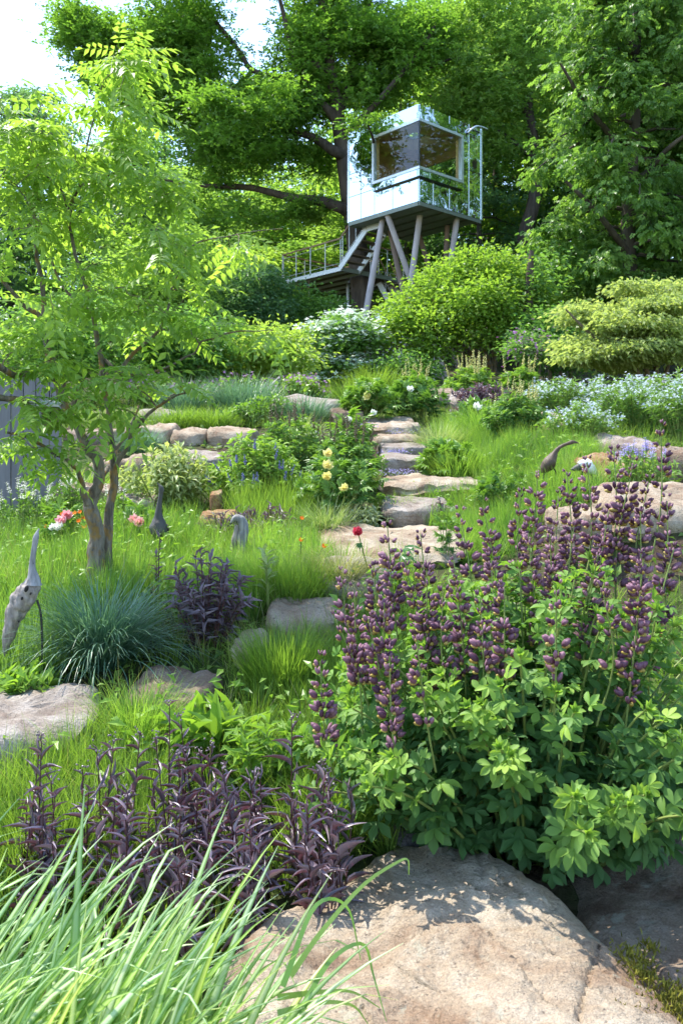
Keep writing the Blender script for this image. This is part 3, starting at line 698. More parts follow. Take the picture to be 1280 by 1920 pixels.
# lower stair in two flights
def flight(p, q, wv, n, parent_name='lower_stair'):
    p, q, wv = [np.asarray(x, float) for x in (p, q, wv)]
    st = part(parent_name, house, 'fascia_paint', [bar(p, q, .05, .2), bar(p + wv, q + wv, .05, .2)])
    run = nrm((q - p) * np.array([1, 1, 0]))
    for k in range(1, n + 1):
        c = p + (q - p) * k / (n + 1); part('tread', st, 'wood_tread', [obox(c - run * .12 + nrm(wv) * .03, run * .24, UZ * .04, wv - nrm(wv) * .06)])
    for o_ in (np.zeros(3), wv):
        part('handrail', st, 'wood_handrail', [bar(p + o_ + UZ * .95, q + o_ + UZ * .95, .06, .045)])
        for k in range(3):
            c = p + o_ + (q - p) * (k + .3) / 3; rod('baluster', st, c, c + UZ * .95, .018)
        rod('rail_wire', st, p + o_ + UZ * .5, q + o_ + UZ * .5, .01)
g0 = G(712, 28.6)
mid = P(768, 628, 30.4)
flight(g0 + UZ * .05, mid, np.array([.55, .65, 0]) , 8)
flight(mid + np.array([0, .9, 0]), hp(D0, .5, 2.4, DZ - .02), np.array([.45, .75, 0]), 7)
rod('stilt', house, G(655, 31.5), hp(D0, 1.6, 1.8, DZ + .02), .07, 'galvanised', 10)
rod('stilt', house, mid - UZ * .05, np.array([mid[0], mid[1], float(ground(mid[0], mid[1])) - .2]), .08, 'wood_post_brown', 10)
# ------------------------------------------------------------------ trees
def limb(pts, n=None):
    """rows px, py, distance, radius -> world path and radii"""
    q = np.array([np.r_[P(a, b, c), r] for a, b, c, r in pts]); n = n or 4 * len(pts)
    s = spline(q, n); return s[:, :3], np.maximum(s[:, 3], .004)
def wobble(path, amp, seed):
    n = len(path); w = np.stack([vnoise(np.c_[np.arange(n) * .45 + k * 9.1, np.full(n, seed * 3.1), np.zeros(n)]) for k in range(3)], -1)
    w[0] = 0; return path + w * amp
def grow(limbs, centers, rng, m=6, rk=.016, rmax=.5, sag=.12, seglen=None):
    """join every leaf-clump centre to the nearest branch already there; returns twig paths and radii"""
    npos = np.concatenate([p for p, r in limbs]); nrad = np.concatenate([r for p, r in limbs])
    d0 = np.linalg.norm(centers[:, None] - npos[None], axis=2).min(1); order = np.argsort(d0)
    paths, rads, ends = [], [], np.zeros((len(centers), 3))
    for i in order:
        c = centers[i]; dv = npos - c; dist = np.linalg.norm(dv, axis=1)
        j = np.argmin(dist + .35 * np.maximum(dv[:, 2], 0)); p = npos[j]; L = dist[j]
        midp = (p + c) / 2 + np.array([0, 0, sag * L]) + rng.normal(size=3) * .09 * L
        t = np.linspace(0, 1, m)[:, None]; path = (1 - t) ** 2 * p + 2 * t * (1 - t) * midp + t * t * c
        path[1:-1] += rng.normal(size=(m - 2, 3)) * .025 * L
        r0 = min(nrad[j] * rmax, rk * L + .004); rr = np.linspace(r0, max(.22 * r0, .003), m)
        paths.append(path); rads.append(rr); npos = np.concatenate([npos, path[2:]]); nrad = np.concatenate([nrad, rr[2:]])
        ends[i] = nrm(path[-1] - path[-2])
    return np.array(paths), np.array(rads), ends
def clump_leaves(rng, centers, axis, n, spread, flat, tpl, L, W, droop=.25, upj=.55):
    """n leaves round every centre: positions, directions, ups"""
    k = len(centers); c = np.repeat(centers, n, 0); a = np.repeat(axis, n, 0)
    o = rng.normal(size=(k * n, 3)) * np.array([1, 1, flat]) * (spread if np.isscalar(spread) else np.repeat(spread, n)[:, None])
    fw = nrm(o) * 1.0 + a * .5 + rng.normal(size=o.shape) * .5; fw[:, 2] = fw[:, 2] * .5 - droop
    up = np.array([0, 0, 1.0]) + rng.normal(size=o.shape) * upj
    s = rng.uniform(.7, 1.25, k * n)
    tl = np.repeat(rng.random(k), n) * .5 + rng.random(k * n) * .5
    v, f = place(tpl, c + o, fw, up, W * s, L * s)
    return v, f, tint_rep(tl, len(tpl[0]))
def blob(rng, ells, jitter=.0):
    """clump centres from ellipses (px, py, d, rpx, rpy, rd, n), biased to their shell"""
    out = []
    for px, py, d, rx, ry, rd, n in ells:
        u = nrm(rng.normal(size=(n, 3))) * (rng.random((n, 1)) ** .45)
        for w in u: out.append(P(px + w[0] * rx, py + w[1] * ry, d + w[2] * rd))
    return np.array(out)
T_FOLD = t_fold(); T_FOLD2 = t_fold(.2, .3, .42)
T_ROS = t_join([(t_fold(.08, .25, .5), (.62, 1, 1), a, .35, (0, .0, 0)) for a in (0, 1.35, 2.6, 3.9, 5.1)])
T_TRIO = t_join([(t_fold(.1, .2, .5), (.62, s, s), a, .2 * s, (0, .0, 0)) for a, s in ((0, 1), (2.0, .85), (4.0, .7))])
T_SPRAY = t_join([(t_fold(.1, .2, .5), (.36, .5, .5), sgn * .85, 0, (0, .15 + .32 * i, -.03 * i)) for i in range(2) for sgn in (-1, 1)] + [(t_fold(.1, .2, .5), (.36, .5, .5), 0, 0, (0, .62, -.08))])

def tree_from(name, label, base, limbs, centers, seed, mat, bark_m, nleaf, spread, flat, tpl, L, W, cat='tree', group=None, sides=9, rk=.016, droop=.25, sag=.12, upj=.55, m=6):
    rng = rng_(seed); t = thing(name, label, cat, base, group)
    mb = MB()
    for p, r in limbs: mb.add(*tubes(p, r, sides))
    mb.build('trunk', bark_m, t, True)
    paths, rads, ends = grow(limbs, centers, rng, m=m, rk=rk, sag=sag)
    mb = MB(); mb.add(*tubes(paths, rads, 3)); tag(mb.build('branches', bark_m, t, True), kind='stuff')
    mb = MB(); mb.add(*clump_leaves(rng, centers, ends, nleaf, spread, flat, tpl, L, W, droop, upj))
    # extra leaves along the twigs
    pts = paths[:, 2:].reshape(-1, 3); mb.add(*clump_leaves(rng, pts, np.repeat(ends, m - 2, 0), max(2, nleaf // 18), spread * .5, flat, tpl, L, W, droop, upj))
    tag(mb.build('crown', mat, t), kind='stuff')
    return t

def build_oak():
    D = 31.0
    tr = limb([(692, 735, D, .62), (688, 690, D, .5), (683, 640, D, .45), (679, 560, D, .42), (672, 480, D, .40), (664, 420, D, .37), (655, 370, D, .33), (648, 320, D, .31), (640, 262, D, .29), (630, 200, D - .3, .25), (620, 130, D - .5, .21), (610, 60, D - .5, .17), (602, -40, D, .13), (596, -140, D, .08)], 60)
    lm = [tr,
          limb([(656, 400, D, .26), (640, 390, D - .2, .22), (600, 377, D, .19), (560, 373, D + .2, .17), (520, 364, D + .3, .14), (470, 352, D + .6, .12), (420, 350, D + .8, .10), (356, 346, D + 1, .06), (300, 335, D + 1.2, .03)], 40),
          limb([(646, 292, D, .24), (625, 283, D - .4, .2), (600, 265, D, .17), (572, 252, D + .1, .14), (540, 246, D + .3, .11), (490, 226, D + .6, .08), (440, 210, D + .8, .05)], 30),
          limb([(641, 252, D, .25), (628, 222, D - .3, .2), (600, 190, D - .5, .15), (570, 140, D - .6, .13), (548, 90, D - .8, .11), (530, 20, D - 1, .08), (510, -60, D - 1, .05)], 30),
          limb([(634, 215, D - .2, .2), (655, 150, D, .16), (672, 80, D + .2, .13), (690, 10, D + .4, .1), (720, -60, D + .5, .07)], 24),
          limb([(622, 140, D - .4, .17), (580, 120, D - 1, .13), (530, 145, D + .2, .11), (474, 132, D + .4, .10), (448, 95, D + .6, .09), (412, 50, D + .6, .08), (385, 12, D + .8, .06), (360, -40, D + .8, .04)], 34),
          limb([(474, 132, D + .4, .09), (440, 165, D + .6, .08), (405, 168, D + .8, .07), (370, 160, D + .9, .05), (300, 150, D + 1.1, .035), (210, 120, D + 1.3, .02)], 26),
          limb([(640, 262, D, .18), (680, 220, D - .8, .12), (730, 165, D - 1, .1), (790, 90, D - .6, .07), (820, 40, D, .05)], 24),
          limb([(650, 345, D, .12), (690, 320, D - 2.2, .07), (700, 270, D - 3.6, .05), (690, 235, D - 4.6, .03)], 16)]
    rng = rng_(5)
    c = blob(rng, [(165, 60, 31.8, 70, 55, 1.5, 42), (225, 130, 31.8, 80, 70, 2, 60), (330, 55, 31.8, 110, 60, 2, 70), (320, 165, 31.8, 80, 70, 2, 55), (420, 235, 31.8, 90, 70, 2, 60), (360, 120, 31.8, 90, 70, 2, 30),
                   (520, 190, 31.2, 75, 55, 2, 50), (590, 180, 31.2, 60, 60, 1.5, 40), (600, 40, 31.2, 75, 60, 2.5, 60), (560, 110, 31.2, 55, 50, 2, 26), (690, 60, 31.2, 80, 60, 2.5, 60), (745, 110, 31.2, 60, 65, 2, 40), (700, 170, 31.2, 45, 40, 2, 26),
                   (668, 235, 27.2, 6, 14, .3, 2), (414, 215, 27.6, 70, 60, .5, 12), (500, 190, 27.7, 50, 60, .5, 9), (430, 310, 31.8, 80, 40, 1.5, 18), (520, 280, 31.2, 60, 26, 1.5, 18), (385, 408, 31.8, 60, 22, 1.2, 9), (470, 400, 31.2, 70, 22, 1.2, 9), (575, 400, 31.2, 45, 22, 1.2, 10), (800, 60, 31.2, 60, 60, 1.5, 30), (620, -60, 31.2, 130, 60, 3, 40), (380, -50, 31.8, 150, 50, 3, 40), (590, 300, 32, 60, 50, 1, 14)])
    t = tree_from('oak_tree', 'big old oak with sprawling dark limbs passing through the tree house deck', G(692, D), lm, c, 6, 'leaf_oak', 'bark_oak', 56, .40, .5, T_TRIO, .16, .15, rk=.02, droop=.1)
build_oak()

def boughs(rng, trunk, R, h0, nb, nc, fan=.28, rise=.35, droop=.55, top=1.0):
    """clump centres and limbs as layered boughs round a trunk path"""
    lm, cs = [], []; m = len(trunk)
    for k in range(nb):
        h = h0 + (top - h0) * (k + rng.random()) / nb; u = (h - h0) / (top - h0); s = h * (m - 1); i = min(int(s), m - 2); p = trunk[i] + (trunk[i + 1] - trunk[i]) * (s - i)
        a = k * 2.4 + rng.normal() * .4; ln = R * (.35 + .75 * math.sin(math.pi * min(1, .22 + .74 * u))) * rng.uniform(.65, 1.1)
        o = np.array([math.cos(a), math.sin(a), 0]); sd_ = np.array([-o[1], o[0], 0]); t = np.linspace(0, 1, 8)[:, None]
        q = p + o * ln * t + np.array([0, 0, 1.]) * ln * (rise * t - droop * t * t); q = q + rng.normal(size=q.shape) * .03 * ln * t
        lm.append((q, np.linspace(.03 + .012 * ln, .012, 8)))
        tt = .25 + .75 * rng.random(nc) ** .7; w = rng.normal(size=nc) * fan * ln * (.3 + .7 * tt)
        c = p + o * ln * tt[:, None] + sd_ * w[:, None] + np.array([0, 0, 1.]) * (ln * (rise * tt - droop * tt * tt) - .12 * np.abs(w) + rng.normal(size=nc) * .05 * ln)[:, None]; cs.append(c)
    return lm, np.concatenate(cs)
def generic(seed, H, R, base, n, mat, bark_m, nleaf, spread, L, W, tpl=T_FOLD, tr=.22, flat=.45, lean=0., shape=1.0, m=5, name='forest_tree'):
    """tree at the world origin used as the source of the copies"""
    rng = rng_(seed)
    hs = np.linspace(0, 1, 14); path = np.c_[.35 * np.sin(hs * 3 + seed) * hs + lean * hs, .3 * np.cos(hs * 2.4 + seed * 2) * hs, hs * H * .93]
    lm = [(path, tr * (1 - hs * .9) + .02)]
    bl, c = boughs(rng, path, R, base, 34, max(4, n // 34)); lm += bl
    return lm, c, (mat, bark_m, nleaf, spread, flat, tpl, L, W)
def spawn(src, loc, rz, s, label=None, group=None):
    t = src.copy(); col.objects.link(t); t.location = [float(q) for q in loc]; t.rotation_euler = (0, 0, rz); t.scale = (s[0], s[0], s[1])
    if label: t['label'] = label
    if group: t['group'] = group
    for ch in src.children:
        c = ch.copy(); col.objects.link(c); c.parent = t
    return t
def proto(name, label, seed, cat='tree', group=None, **kw):
    lm, c, a = generic(seed, **kw)
    return tree_from(name, label, (0, 0, 0), lm, c, seed + 100, *a, cat=cat, group=group, m=5)
def wood():
    FG = 'forest trees closing the garden'
    lab = {0: 'tall mid green leafy forest tree behind the garden', 1: 'tall bluish dark forest tree behind the garden', 2: 'sunlit yellow green forest tree behind the garden'}
    src = [proto('forest_tree', lab[0], 31, group=FG, H=17, R=3.6, base=.16, n=230, mat='leaf_forest', bark_m='bark_forest', nleaf=46, spread=.48, L=.26, W=.16),
           proto('forest_tree', lab[1], 32, group=FG, H=18, R=3.3, base=.10, n=230, mat='leaf_forest_blue', bark_m='bark_forest', nleaf=46, spread=.46, L=.26, W=.13, flat=.35, tpl=T_FOLD2),
           proto('forest_tree', lab[2], 33, group=FG, H=16, R=3.8, base=.2, n=230, mat='leaf_forest_yellow', bark_m='bark_forest', nleaf=44, spread=.5, L=.27, W=.17)]
    spots = []   # px column, distance, kind, width scale, height scale
    for px, d, k, w, h in ((-60, 46, 1, 1., .84), (60, 52, 1, 1., .92), (25, 45, 1, 1., .86), (150, 43, 0, 1., .66), (250, 50, 0, 1.1, .8), (330, 40, 2, 1., .58), (430, 46, 2, 1.1, .72), (520, 41, 2, .95, .55), (600, 47, 2, 1.1, .74), (560, 36.5, 2, .7, .36), (690, 42, 2, 1., .75),
                           (760, 38, 2, 1., 1.02), (850, 44, 0, 1.1, 1.2), (930, 38, 2, 1.0, 1.15), (1040, 42, 0, 1.1, 1.15), (1075, 35.5, 0, .9, 1.02), (1120, 36, 1, 1., 1.0), (1230, 40, 0, 1.1, 1.2), (1310, 33, 0, 1., 1.0), (1400, 38, 2, 1., 1.1),
                           (-190, 40, 0, 1., .7), (120, 60, 1, 1.1, .95), (300, 60, 0, 1.2, 1.1), (480, 60, 1, 1.2, 1.05), (660, 58, 0, 1.2, 1.2), (820, 56, 1, 1.2, 1.35), (980, 58, 0, 1.3, 1.4), (1140, 54, 1, 1.2, 1.3), (1290, 56, 0, 1.3, 1.35),
                           (390, 34, 1, .7, .36), (480, 36, 2, .7, .34), (250, 33, 1, .8, .5), (640, 38, 2, .7, .45), (900, 34, 1, .8, .6)):
        x = (px - CX) / F * d; spots.append((x, d, k, w, h))
    spots += [(15.5, 27.5, 0, 1., 1.0), (17.5, 33, 2, 1.1, 1.0), (19, 23, 1, 1., 1.0), (22, 29, 0, 1.2, 1.1), (14.5, 19, 0, .9, .9)]     # wood going on to the right of the house
    used = [False] * 3; rng = rng_(9)
    for x, y, k, w, h in spots:
        loc = (x, y, float(ground(x, y)) - .1); rz = rng.uniform(0, 6.28); px = CX + F * x / y
        where = 'behind the multi stemmed tree' if px < 270 else 'behind the oak' if px < 660 else 'behind the tree house' if px < 900 else 'behind the hornbeam' if px < 1290 else 'right of the hornbeam'
        lb = ('far ' if y > 50 else 'low ' if h < .65 else 'tall ') + ('mid green', 'bluish dark', 'sunlit yellow green')[k] + ' forest tree ' + where
        if not used[k]:
            used[k] = True; t = src[k]; t['label'] = lb; t.location = loc; t.rotation_euler = (0, 0, rz); t.scale = (w, w, h)
        else: spawn(src[k], loc, rz, (w, h), lb)
wood()

def right_tree():
    D = 22.0; rng = rng_(41)
    tr = limb([(1185, 690, D, .26), (1182, 560, D, .22), (1176, 420, D, .19), (1188, 260, D, .15), (1192, 100, D, .11), (1200, -60, D, .07), (1204, -200, D, .04)], 40)
    lm = [tr, limb([(1180, 480, D, .1), (1120, 400, D - 1, .07), (1060, 340, D - 1.6, .04)], 12), limb([(1184, 300, D, .1), (1100, 200, D - 1.2, .06), (1050, 120, D - 2, .03)], 12), limb([(1184, 360, D, .1), (1250, 280, D - 1.4, .06), (1320, 230, D - 2, .03)], 12)]
    bl, c = boughs(rng, tr[0], 2.45, .17, 76, 9, fan=.24, rise=.30, droop=.62, top=.98); lm += bl
    rd = np.linalg.norm(c[:, :2] - tr[0][0, :2], axis=1)
    tree_from('hornbeam_tree', 'dense hornbeam with hanging light green sprays right of the tree house', G(1185, D), lm, c, 42, 'leaf_hornbeam', 'bark_forest', 40, .22, .55, T_SPRAY, .19, .19, droop=.75, sag=.2, upj=.4)
    D = 32.5
    tr = limb([(978, 720, D, .36), (984, 560, D, .30), (982, 450, D, .28), (1000, 380, D, .26), (1006, 300, D, .22), (990, 200, D, .18), (1000, 80, D, .13), (1010, -60, D, .08)], 40)
    lm = [tr, limb([(1002, 360, D, .15), (1030, 300, D + .5, .1), (1050, 220, D + 1, .06)], 12), limb([(994, 220, D, .14), (930, 150, D - .6, .1), (860, 110, D - 1, .06), (800, 130, D - 1.2, .03)], 16), limb([(1004, 300, D, .13), (940, 250, D - .5, .08), (880, 215, D - 1, .04)], 14)]
    c = blob(rng, [(920, 110, D - .6, 110, 110, 2, 95), (930, 240, D, 60, 80, 1.8, 40), (1010, 60, D, 90, 110, 2, 60), (860, 190, D - .6, 60, 40, 1.2, 24), (1045, 230, D + .6, 45, 70, 1.2, 16), (830, 60, D, 60, 70, 1.5, 26), (940, -50, D, 140, 60, 2, 30)])
    tree_from('maple_tree', 'tall maple with a dark forked trunk behind the right edge of the tree house', G(978, D), lm, c, 43, 'leaf_forest_yellow', 'bark_oak', 50, .42, .5, T_TRIO, .15, .14, rk=.02)
right_tree()

def shrubs():
    rng = rng_(51)
    # round shrub with bare crooked stems at its foot
    D = 21.0; b = G(890, D)
    lm = [limb([(905 + k * 5, 706, D + .1 * k, .07), (900 + k * 14 - 30, 665, D + .1 * k, .06), (880 + k * 26 - 70, 620, D - .3 + .3 * k, .045), (870 + k * 50 - 110, 560, D - .6 + .4 * k, .025)], 14) for k in range(5)]
    c = blob(rng, [(885, 575, D, 145, 78, 1.9, 170), (795, 605, D - .6, 75, 50, 1.1, 60), (990, 580, D, 75, 72, 1.4, 70), (850, 515, D, 60, 32, 1., 26), (930, 505, D - .3, 60, 30, 1., 26), (900, 560, D - 1.4, 50, 34, .5, 20), (960, 620, D - 1.2, 50, 30, .5, 18), (820, 655, D - .8, 60, 22, .8, 18), (755, 585, D, 36, 44, .8, 16), (890, 480, D, 30, 14, .4, 6), (735, 630, D - .3, 22, 24, .4, 6)])
    tree_from('round_shrub', 'wide round green shrub tree with crooked stems in front of the stilts', b, lm, c, 52, 'leaf_round_shrub', 'bark_small', 42, .24, .6, T_FOLD, .125, .075, cat='shrub', droop=.05)
    # dark trunk right of it
    D = 20.0; tr = limb([(982, 712, D, .19), (983, 660, D, .16), (986, 600, D, .14), (992, 520, D, .1), (996, 470, D, .05)], 16)
    c = blob(rng, [(1010, 520, D + .5, 60, 60, 1., 26)])
    tree_from('small_tree', 'slim dark trunked tree standing at the right of the round shrub', G(982, D), [tr], c, 53, 'leaf_forest', 'bark_oak', 40, .26, .6, T_FOLD, .14, .085, cat='tree')
    # pale maple
    D = 15.0; b = G(1200, D)
    lm = [limb([(1200 + 6 * k, 750, D, .05), (1190 + k * 20, 690, D + .1 * k, .045), (1170 + k * 45 - 60, 630, D - .3 + .2 * k, .03), (1120 + k * 70 - 60, 580, D - .5 + .3 * k, .015)], 12) for k in range(4)]
    dm = nrm(rng.normal(size=(64, 3))) * rng.random((64, 1)) ** .45; lay = [(1195 + q[0] * 155, 640 - (q[1] * 105 if q[1] > 0 else q[1] * 55) - q[0] * 22, D + q[2] * 1.1, 30 + 26 * w, 5 + 4 * w, .4, 12) for q, w in zip(dm, rng.random(64))]
    c = blob(rng, lay)
    tree_from('pale_maple_shrub', 'broad pale yellow green maple shrub behind the pale blue stars', b, lm, c, 54, 'leaf_pale_maple', 'bark_twig', 44, .17, .3, T_FOLD2, .10, .06, cat='shrub', droop=.12, sag=.05)
    # white bracted dogwood
    D = 20.5; b = G(640, D)
    lm = [limb([(632, 735, D, .05), (640, 690, D, .045), (650, 640, D, .035), (660, 600, D, .015)], 10), limb([(636, 735, D, .05), (610, 690, D - .2, .04), (590, 650, D - .4, .02)], 10), limb([(640, 720, D, .045), (670, 680, D - .3, .035), (690, 650, D - .5, .015)], 10)]
    c = blob(rng, [(660, 615, D, 55, 26, .9, 50), (620, 640, D, 60, 28, .9, 40), (680, 640, D - .3, 34, 26, .7, 30), (610, 680, D - .2, 60, 22, .9, 30), (675, 690, D - .4, 22, 24, .6, 16), (600, 715, D - .5, 40, 12, .5, 12)])
    t = tree_from('dogwood', 'dogwood covered in layers of white bracts in front of the oak foot', b, lm, c, 55, 'leaf_dogwood', 'bark_small', 26, .24, .25, T_FOLD, .13, .075, cat='shrub', droop=.1)
    tpl = t_join([(t_fold(.04, -.03, .5), (.62, 1, 1), a, .15, (0, 0, 0)) for a in (0, 1.57, 3.14, 4.71)])
    k = np.repeat(c, 20, 0); k = k + rng.normal(size=k.shape) * np.array([.26, .26, .04]) + np.array([0, 0, .11])
    v, f = place(tpl, k, nrm(np.c_[rng.normal(size=(len(k), 2)), rng.normal(size=len(k)) * .1]), np.array([0, -.5, 1]) + rng.normal(size=k.shape) * .25, .07, .07)
    mb = MB(); mb.add(v, f, tint_rep(rng.random(len(k)), len(tpl[0]))); tag(mb.build('bracts', 'bract_white', t), kind='stuff')
    # shrubs further left
    for nm, lab, px, py, d, rx, ry, n, mt, L, sd in (
            ('yellow_shrub', 'low yellow green shrub left of the white dogwood', 500, 660, 17.5, 95, 42, 110, 'leaf_yellow_shrub', .11, 61),
            ('dark_shrub', 'dark leafy shrub behind the upper terrace plants', 340, 650, 17.0, 120, 62, 130, 'leaf_forest', .12, 62),
            ('bluish_shrub', 'tall bluish green shrub below the left end of the deck', 450, 560, 26., 95, 85, 150, 'leaf_forest_blue', .15, 63),
            ('mid_shrub', 'mid green shrub directly under the deck', 585, 590, 27., 60, 60, 80, 'leaf_forest', .15, 64),
            ('far_left_shrub', 'dense green shrub behind the grey plank fence', 120, 640, 16., 150, 95, 150, 'leaf_forest', .12, 65),
            ('low_hedge_shrub', 'low shaded shrub under the round shrub tree', 760, 690, 19.5, 60, 30, 40, 'leaf_forest', .11, 66),
            ('right_understory_shrub', 'dark shrub between the slim dark trunk and the pale maple', 1050, 640, 19., 90, 60, 90, 'leaf_forest', .12, 67),
            ('upper_left_shrub', 'light green bushy shrub behind the multi stemmed tree, left of the deck', 300, 520, 24., 130, 110, 170, 'leaf_forest_yellow', .15, 68)):
        b = G(px, d); dz = EYE - (py + ry - HY) / F * d
        lm = [(spline([b + np.array([k * .12 - .12, 0, -.1]), P(px + (k - 1) * rx * .3, py + ry * .5, d), P(px + (k - 1) * rx * .6, py, d)], 8), np.linspace(.05, .015, 8)) for k in range(3)]
        c = blob(rng, [(px, py, d, rx, ry, rx / F * d * .8, n)])
        tree_from(nm, lab, b, lm, c, sd, mt, 'bark_twig', 42, .24, .55, T_FOLD, L, L * .6, cat='shrub', droop=.15)
    # rhododendron in flower
    b = G(1005, 18.); c = blob(rng, [(1000, 655, 18., 45, 26, .7, 50)])
    lm = [(spline([b, P(1000 + k * 14, 660, 18)], 5), np.linspace(.04, .015, 5)) for k in (-1, 1)]
    t = tree_from('rhododendron', 'rhododendron with magenta flowers behind the cream spired bushes', b, lm, c, 69, 'leaf_forest', 'bark_twig', 30, .16, .7, T_FOLD, .10, .05, cat='shrub')
    k = np.repeat(c, 10, 0) + rng.normal(size=(len(c) * 10, 3)) * .14
    v, f = place(T_ROS, k, np.c_[rng.normal(size=(len(k), 2)), np.zeros(len(k))], np.array([0, -.6, 1]) + rng.normal(size=k.shape) * .4, .035, .035)
    mb = MB(); mb.add(v, f, tint_rep(rng.random(len(k)), len(T_ROS[0]))); tag(mb.build('blossoms', 'petal_magenta', t), kind='stuff')
shrubs()

# ------------------------------------------------------------------ the multi stemmed tree with pinnate leaves
def pinnate_tpl(pairs, rng):
    lf = t_leaf5(.08, .12, .42); it = []
    for i in range(pairs):
        y = .16 + .78 * i / pairs; z = -.22 * y * y
        for s in (-1, 1): it.append((lf, (.112, .275 * (1 - .25 * abs(i / pairs - .4)), .235), s * (1.0 + rng.normal() * .12), -.35 + rng.normal() * .1, (0, y, z)))
    it.append((lf, (.09, .23, .23), 0, -.3, (0, .95, -.2)))
    v, f = t_join(it)
    y = np.linspace(0, .96, 5); rv, rf = tubes(np.c_[0 * y, y, -.22 * y * y - .002], np.linspace(.006, .003, 5), 3)
    rt = np.concatenate([rf[:, [0, 1, 2]], rf[:, [0, 2, 3]]])
    return np.concatenate([v, rv]), np.concatenate([f, rt + len(v)])
def pinnate_tree():
    D = 5.4; rng = rng_(71)
    lm = [limb([(176, 1105, D, .095), (180, 1040, D, .088), (180, 985, D, .078), (172, 940, D, .066), (184, 905, D, .058), (184, 870, D, .054), (164, 832, D, .048), (130, 772, D + .1, .042), (104, 712, D + .15, .036), (86, 640, D + .2, .032), (82, 560, D + .2, .028), (70, 470, D + .1, .02), (60, 380, D, .012)], 70),
          limb([(200, 1105, D + .12, .07), (200, 1030, D + .12, .06), (206, 960, D + .14, .045), (215, 905, D + .16, .044), (209, 850, D + .18, .036), (205, 790, D + .2, .032), (199, 735, D + .22, .03), (186, 655, D + .25, .027), (176, 590, D + .25, .023), (150, 500, D + .2, .02), (128, 410, D + .2, .016), (150, 340, D + .1, .012), (170, 240, D + .1, .009), (196, 150, D + .1, .006)], 70),
          limb([(166, 946, D - .03, .045), (156, 926, D - .08, .032), (152, 898, D - .12, .024), (138, 874, D - .15, .02), (104, 850, D - .2, .018), (64, 826, D - .25, .015), (10, 812, D - .3, .012)], 30),
          limb([(213, 882, D + .16, .03), (238, 838, D + .1, .023), (252, 806, D + .05, .02), (272, 782, D, .018), (310, 752, D - .05, .013), (356, 734, D - .1, .008)], 30),
          limb([(208, 846, D + .18, .022), (226, 832, D + .2, .017), (246, 806, D + .25, .015), (280, 776, D + .3, .013), (330, 736, D + .35, .009)], 22),
          limb([(180, 905, D, .03), (205, 870, D + .3, .022), (232, 820, D + .5, .018), (260, 760, D + .6, .012)], 18),
          limb([(190, 672, D + .25, .022), (232, 704, D + .2, .016), (300, 692, D + .1, .013), (358, 664, D, .011), (380, 640, D - .05, .010), (440, 622, D - .1, .008), (512, 620, D - .15, .004)], 34),
          limb([(199, 735, D + .22, .024), (244, 670, D + .3, .02), (296, 622, D + .35, .017), (314, 580, D + .35, .015), (322, 540, D + .35, .013), (350, 490, D + .3, .011), (368, 456, D + .3, .008), (438, 440, D + .3, .006), (530, 428, D + .3, .003)], 44),
          limb([(104, 712, D + .15, .03), (60, 700, D - .1, .026), (30, 705, D - .4, .028), (-10, 680, D - .6, .03), (-60, 640, D - .7, .03)], 20),
          limb([(84, 600, D + .2, .028), (40, 566, D + .1, .022), (6, 520, D, .018), (-30, 440, D - .1, .012)], 18),
          limb([(-60, 735, D - .6, .035), (0, 744, D - .45, .032), (38, 752, D - .35, .026), (70, 775, D - .25, .02), (98, 806, D - .15, .014)], 20),
          limb([(174, 586, D + .25, .016), (118, 540, D + .4, .014), (95, 450, D + .5, .01), (110, 360, D + .55, .008), (100, 290, D + .5, .005)], 24),
          limb([(128, 415, D + .2, .014), (116, 360, D + .1, .011), (72, 310, D, .008), (50, 240, D, .005)], 18),
          limb([(130, 408, D + .2, .014), (152, 352, D + .3, .012), (196, 330, D + .3, .010), (240, 316, D + .3, .006)], 18)]
    c = blob(rng, [(60, 210, D, 80, 70, .5, 9), (30, 320, D, 90, 80, .6, 10), (210, 190, D + .1, 55, 110, .5, 15), (240, 110, D + .1, 35, 60, .4, 7), (110, 290, D, 80, 60, .6, 8), (230, 320, D, 90, 70, .6, 11), (300, 360, D + .2, 50, 40, .5, 6), (60, 440, D - .1, 90, 60, .7, 8), (160, 440, D + .2, 80, 70, .6, 7), (280, 470, D, 80, 60, .6, 8), (370, 500, D + .2, 60, 60, .4, 4),
                   (60, 560, D - .2, 70, 60, .6, 7), (180, 560, D, 80, 60, .6, 6), (310, 590, D + .2, 70, 50, .5, 5), (110, 640, D - .35, 60, 50, .3, 3), (140, 710, D - .35, 50, 50, .3, 4), (40, 800, D - .35, 45, 50, .3, 3), (80, 850, D - .3, 50, 36, .25, 3), (270, 700, D - .1, 60, 30, .3, 4), (400, 605, D - .1, 60, 30, .3, 3), (500, 622, D - .1, 40, 14, .3, 2), (470, 460, D + .3, 50, 18, .3, 3), (240, 590, D, 60, 50, .4, 3), (10, 200, D - .2, 30, 90, .4, 4), (15, 620, D - .3, 30, 70, .4, 3), (175, 770, D - .25, 40, 30, .2, 2), (55, 750, D - .4, 50, 45, .2, 5), (20, 690, D - .4, 30, 40, .2, 3)])
    t = thing('multi_stemmed_tree', 'multi stemmed small tree with feathery yellow green leaves in the meadow grass', 'tree', G(185, D))
    mb = MB()
    for i, (p, r) in enumerate(lm):
        p = wobble(p, .012, i); a, b = tubes(p, r * .64 * (1 + .1 * vnoise(np.c_[np.arange(len(r)) * .7, np.full(len(r), i), np.zeros(len(r))])), 12); mb.add(a, b)
    mb.build('trunk', 'bark_small', t, True)
    paths, rads, ends = grow(lm, c, rng, m=7, rk=.011, sag=.1)
    mb = MB(); mb.add(*tubes(paths, rads, 5)); tag(mb.build('branches', 'bark_twig', t, True), kind='stuff')
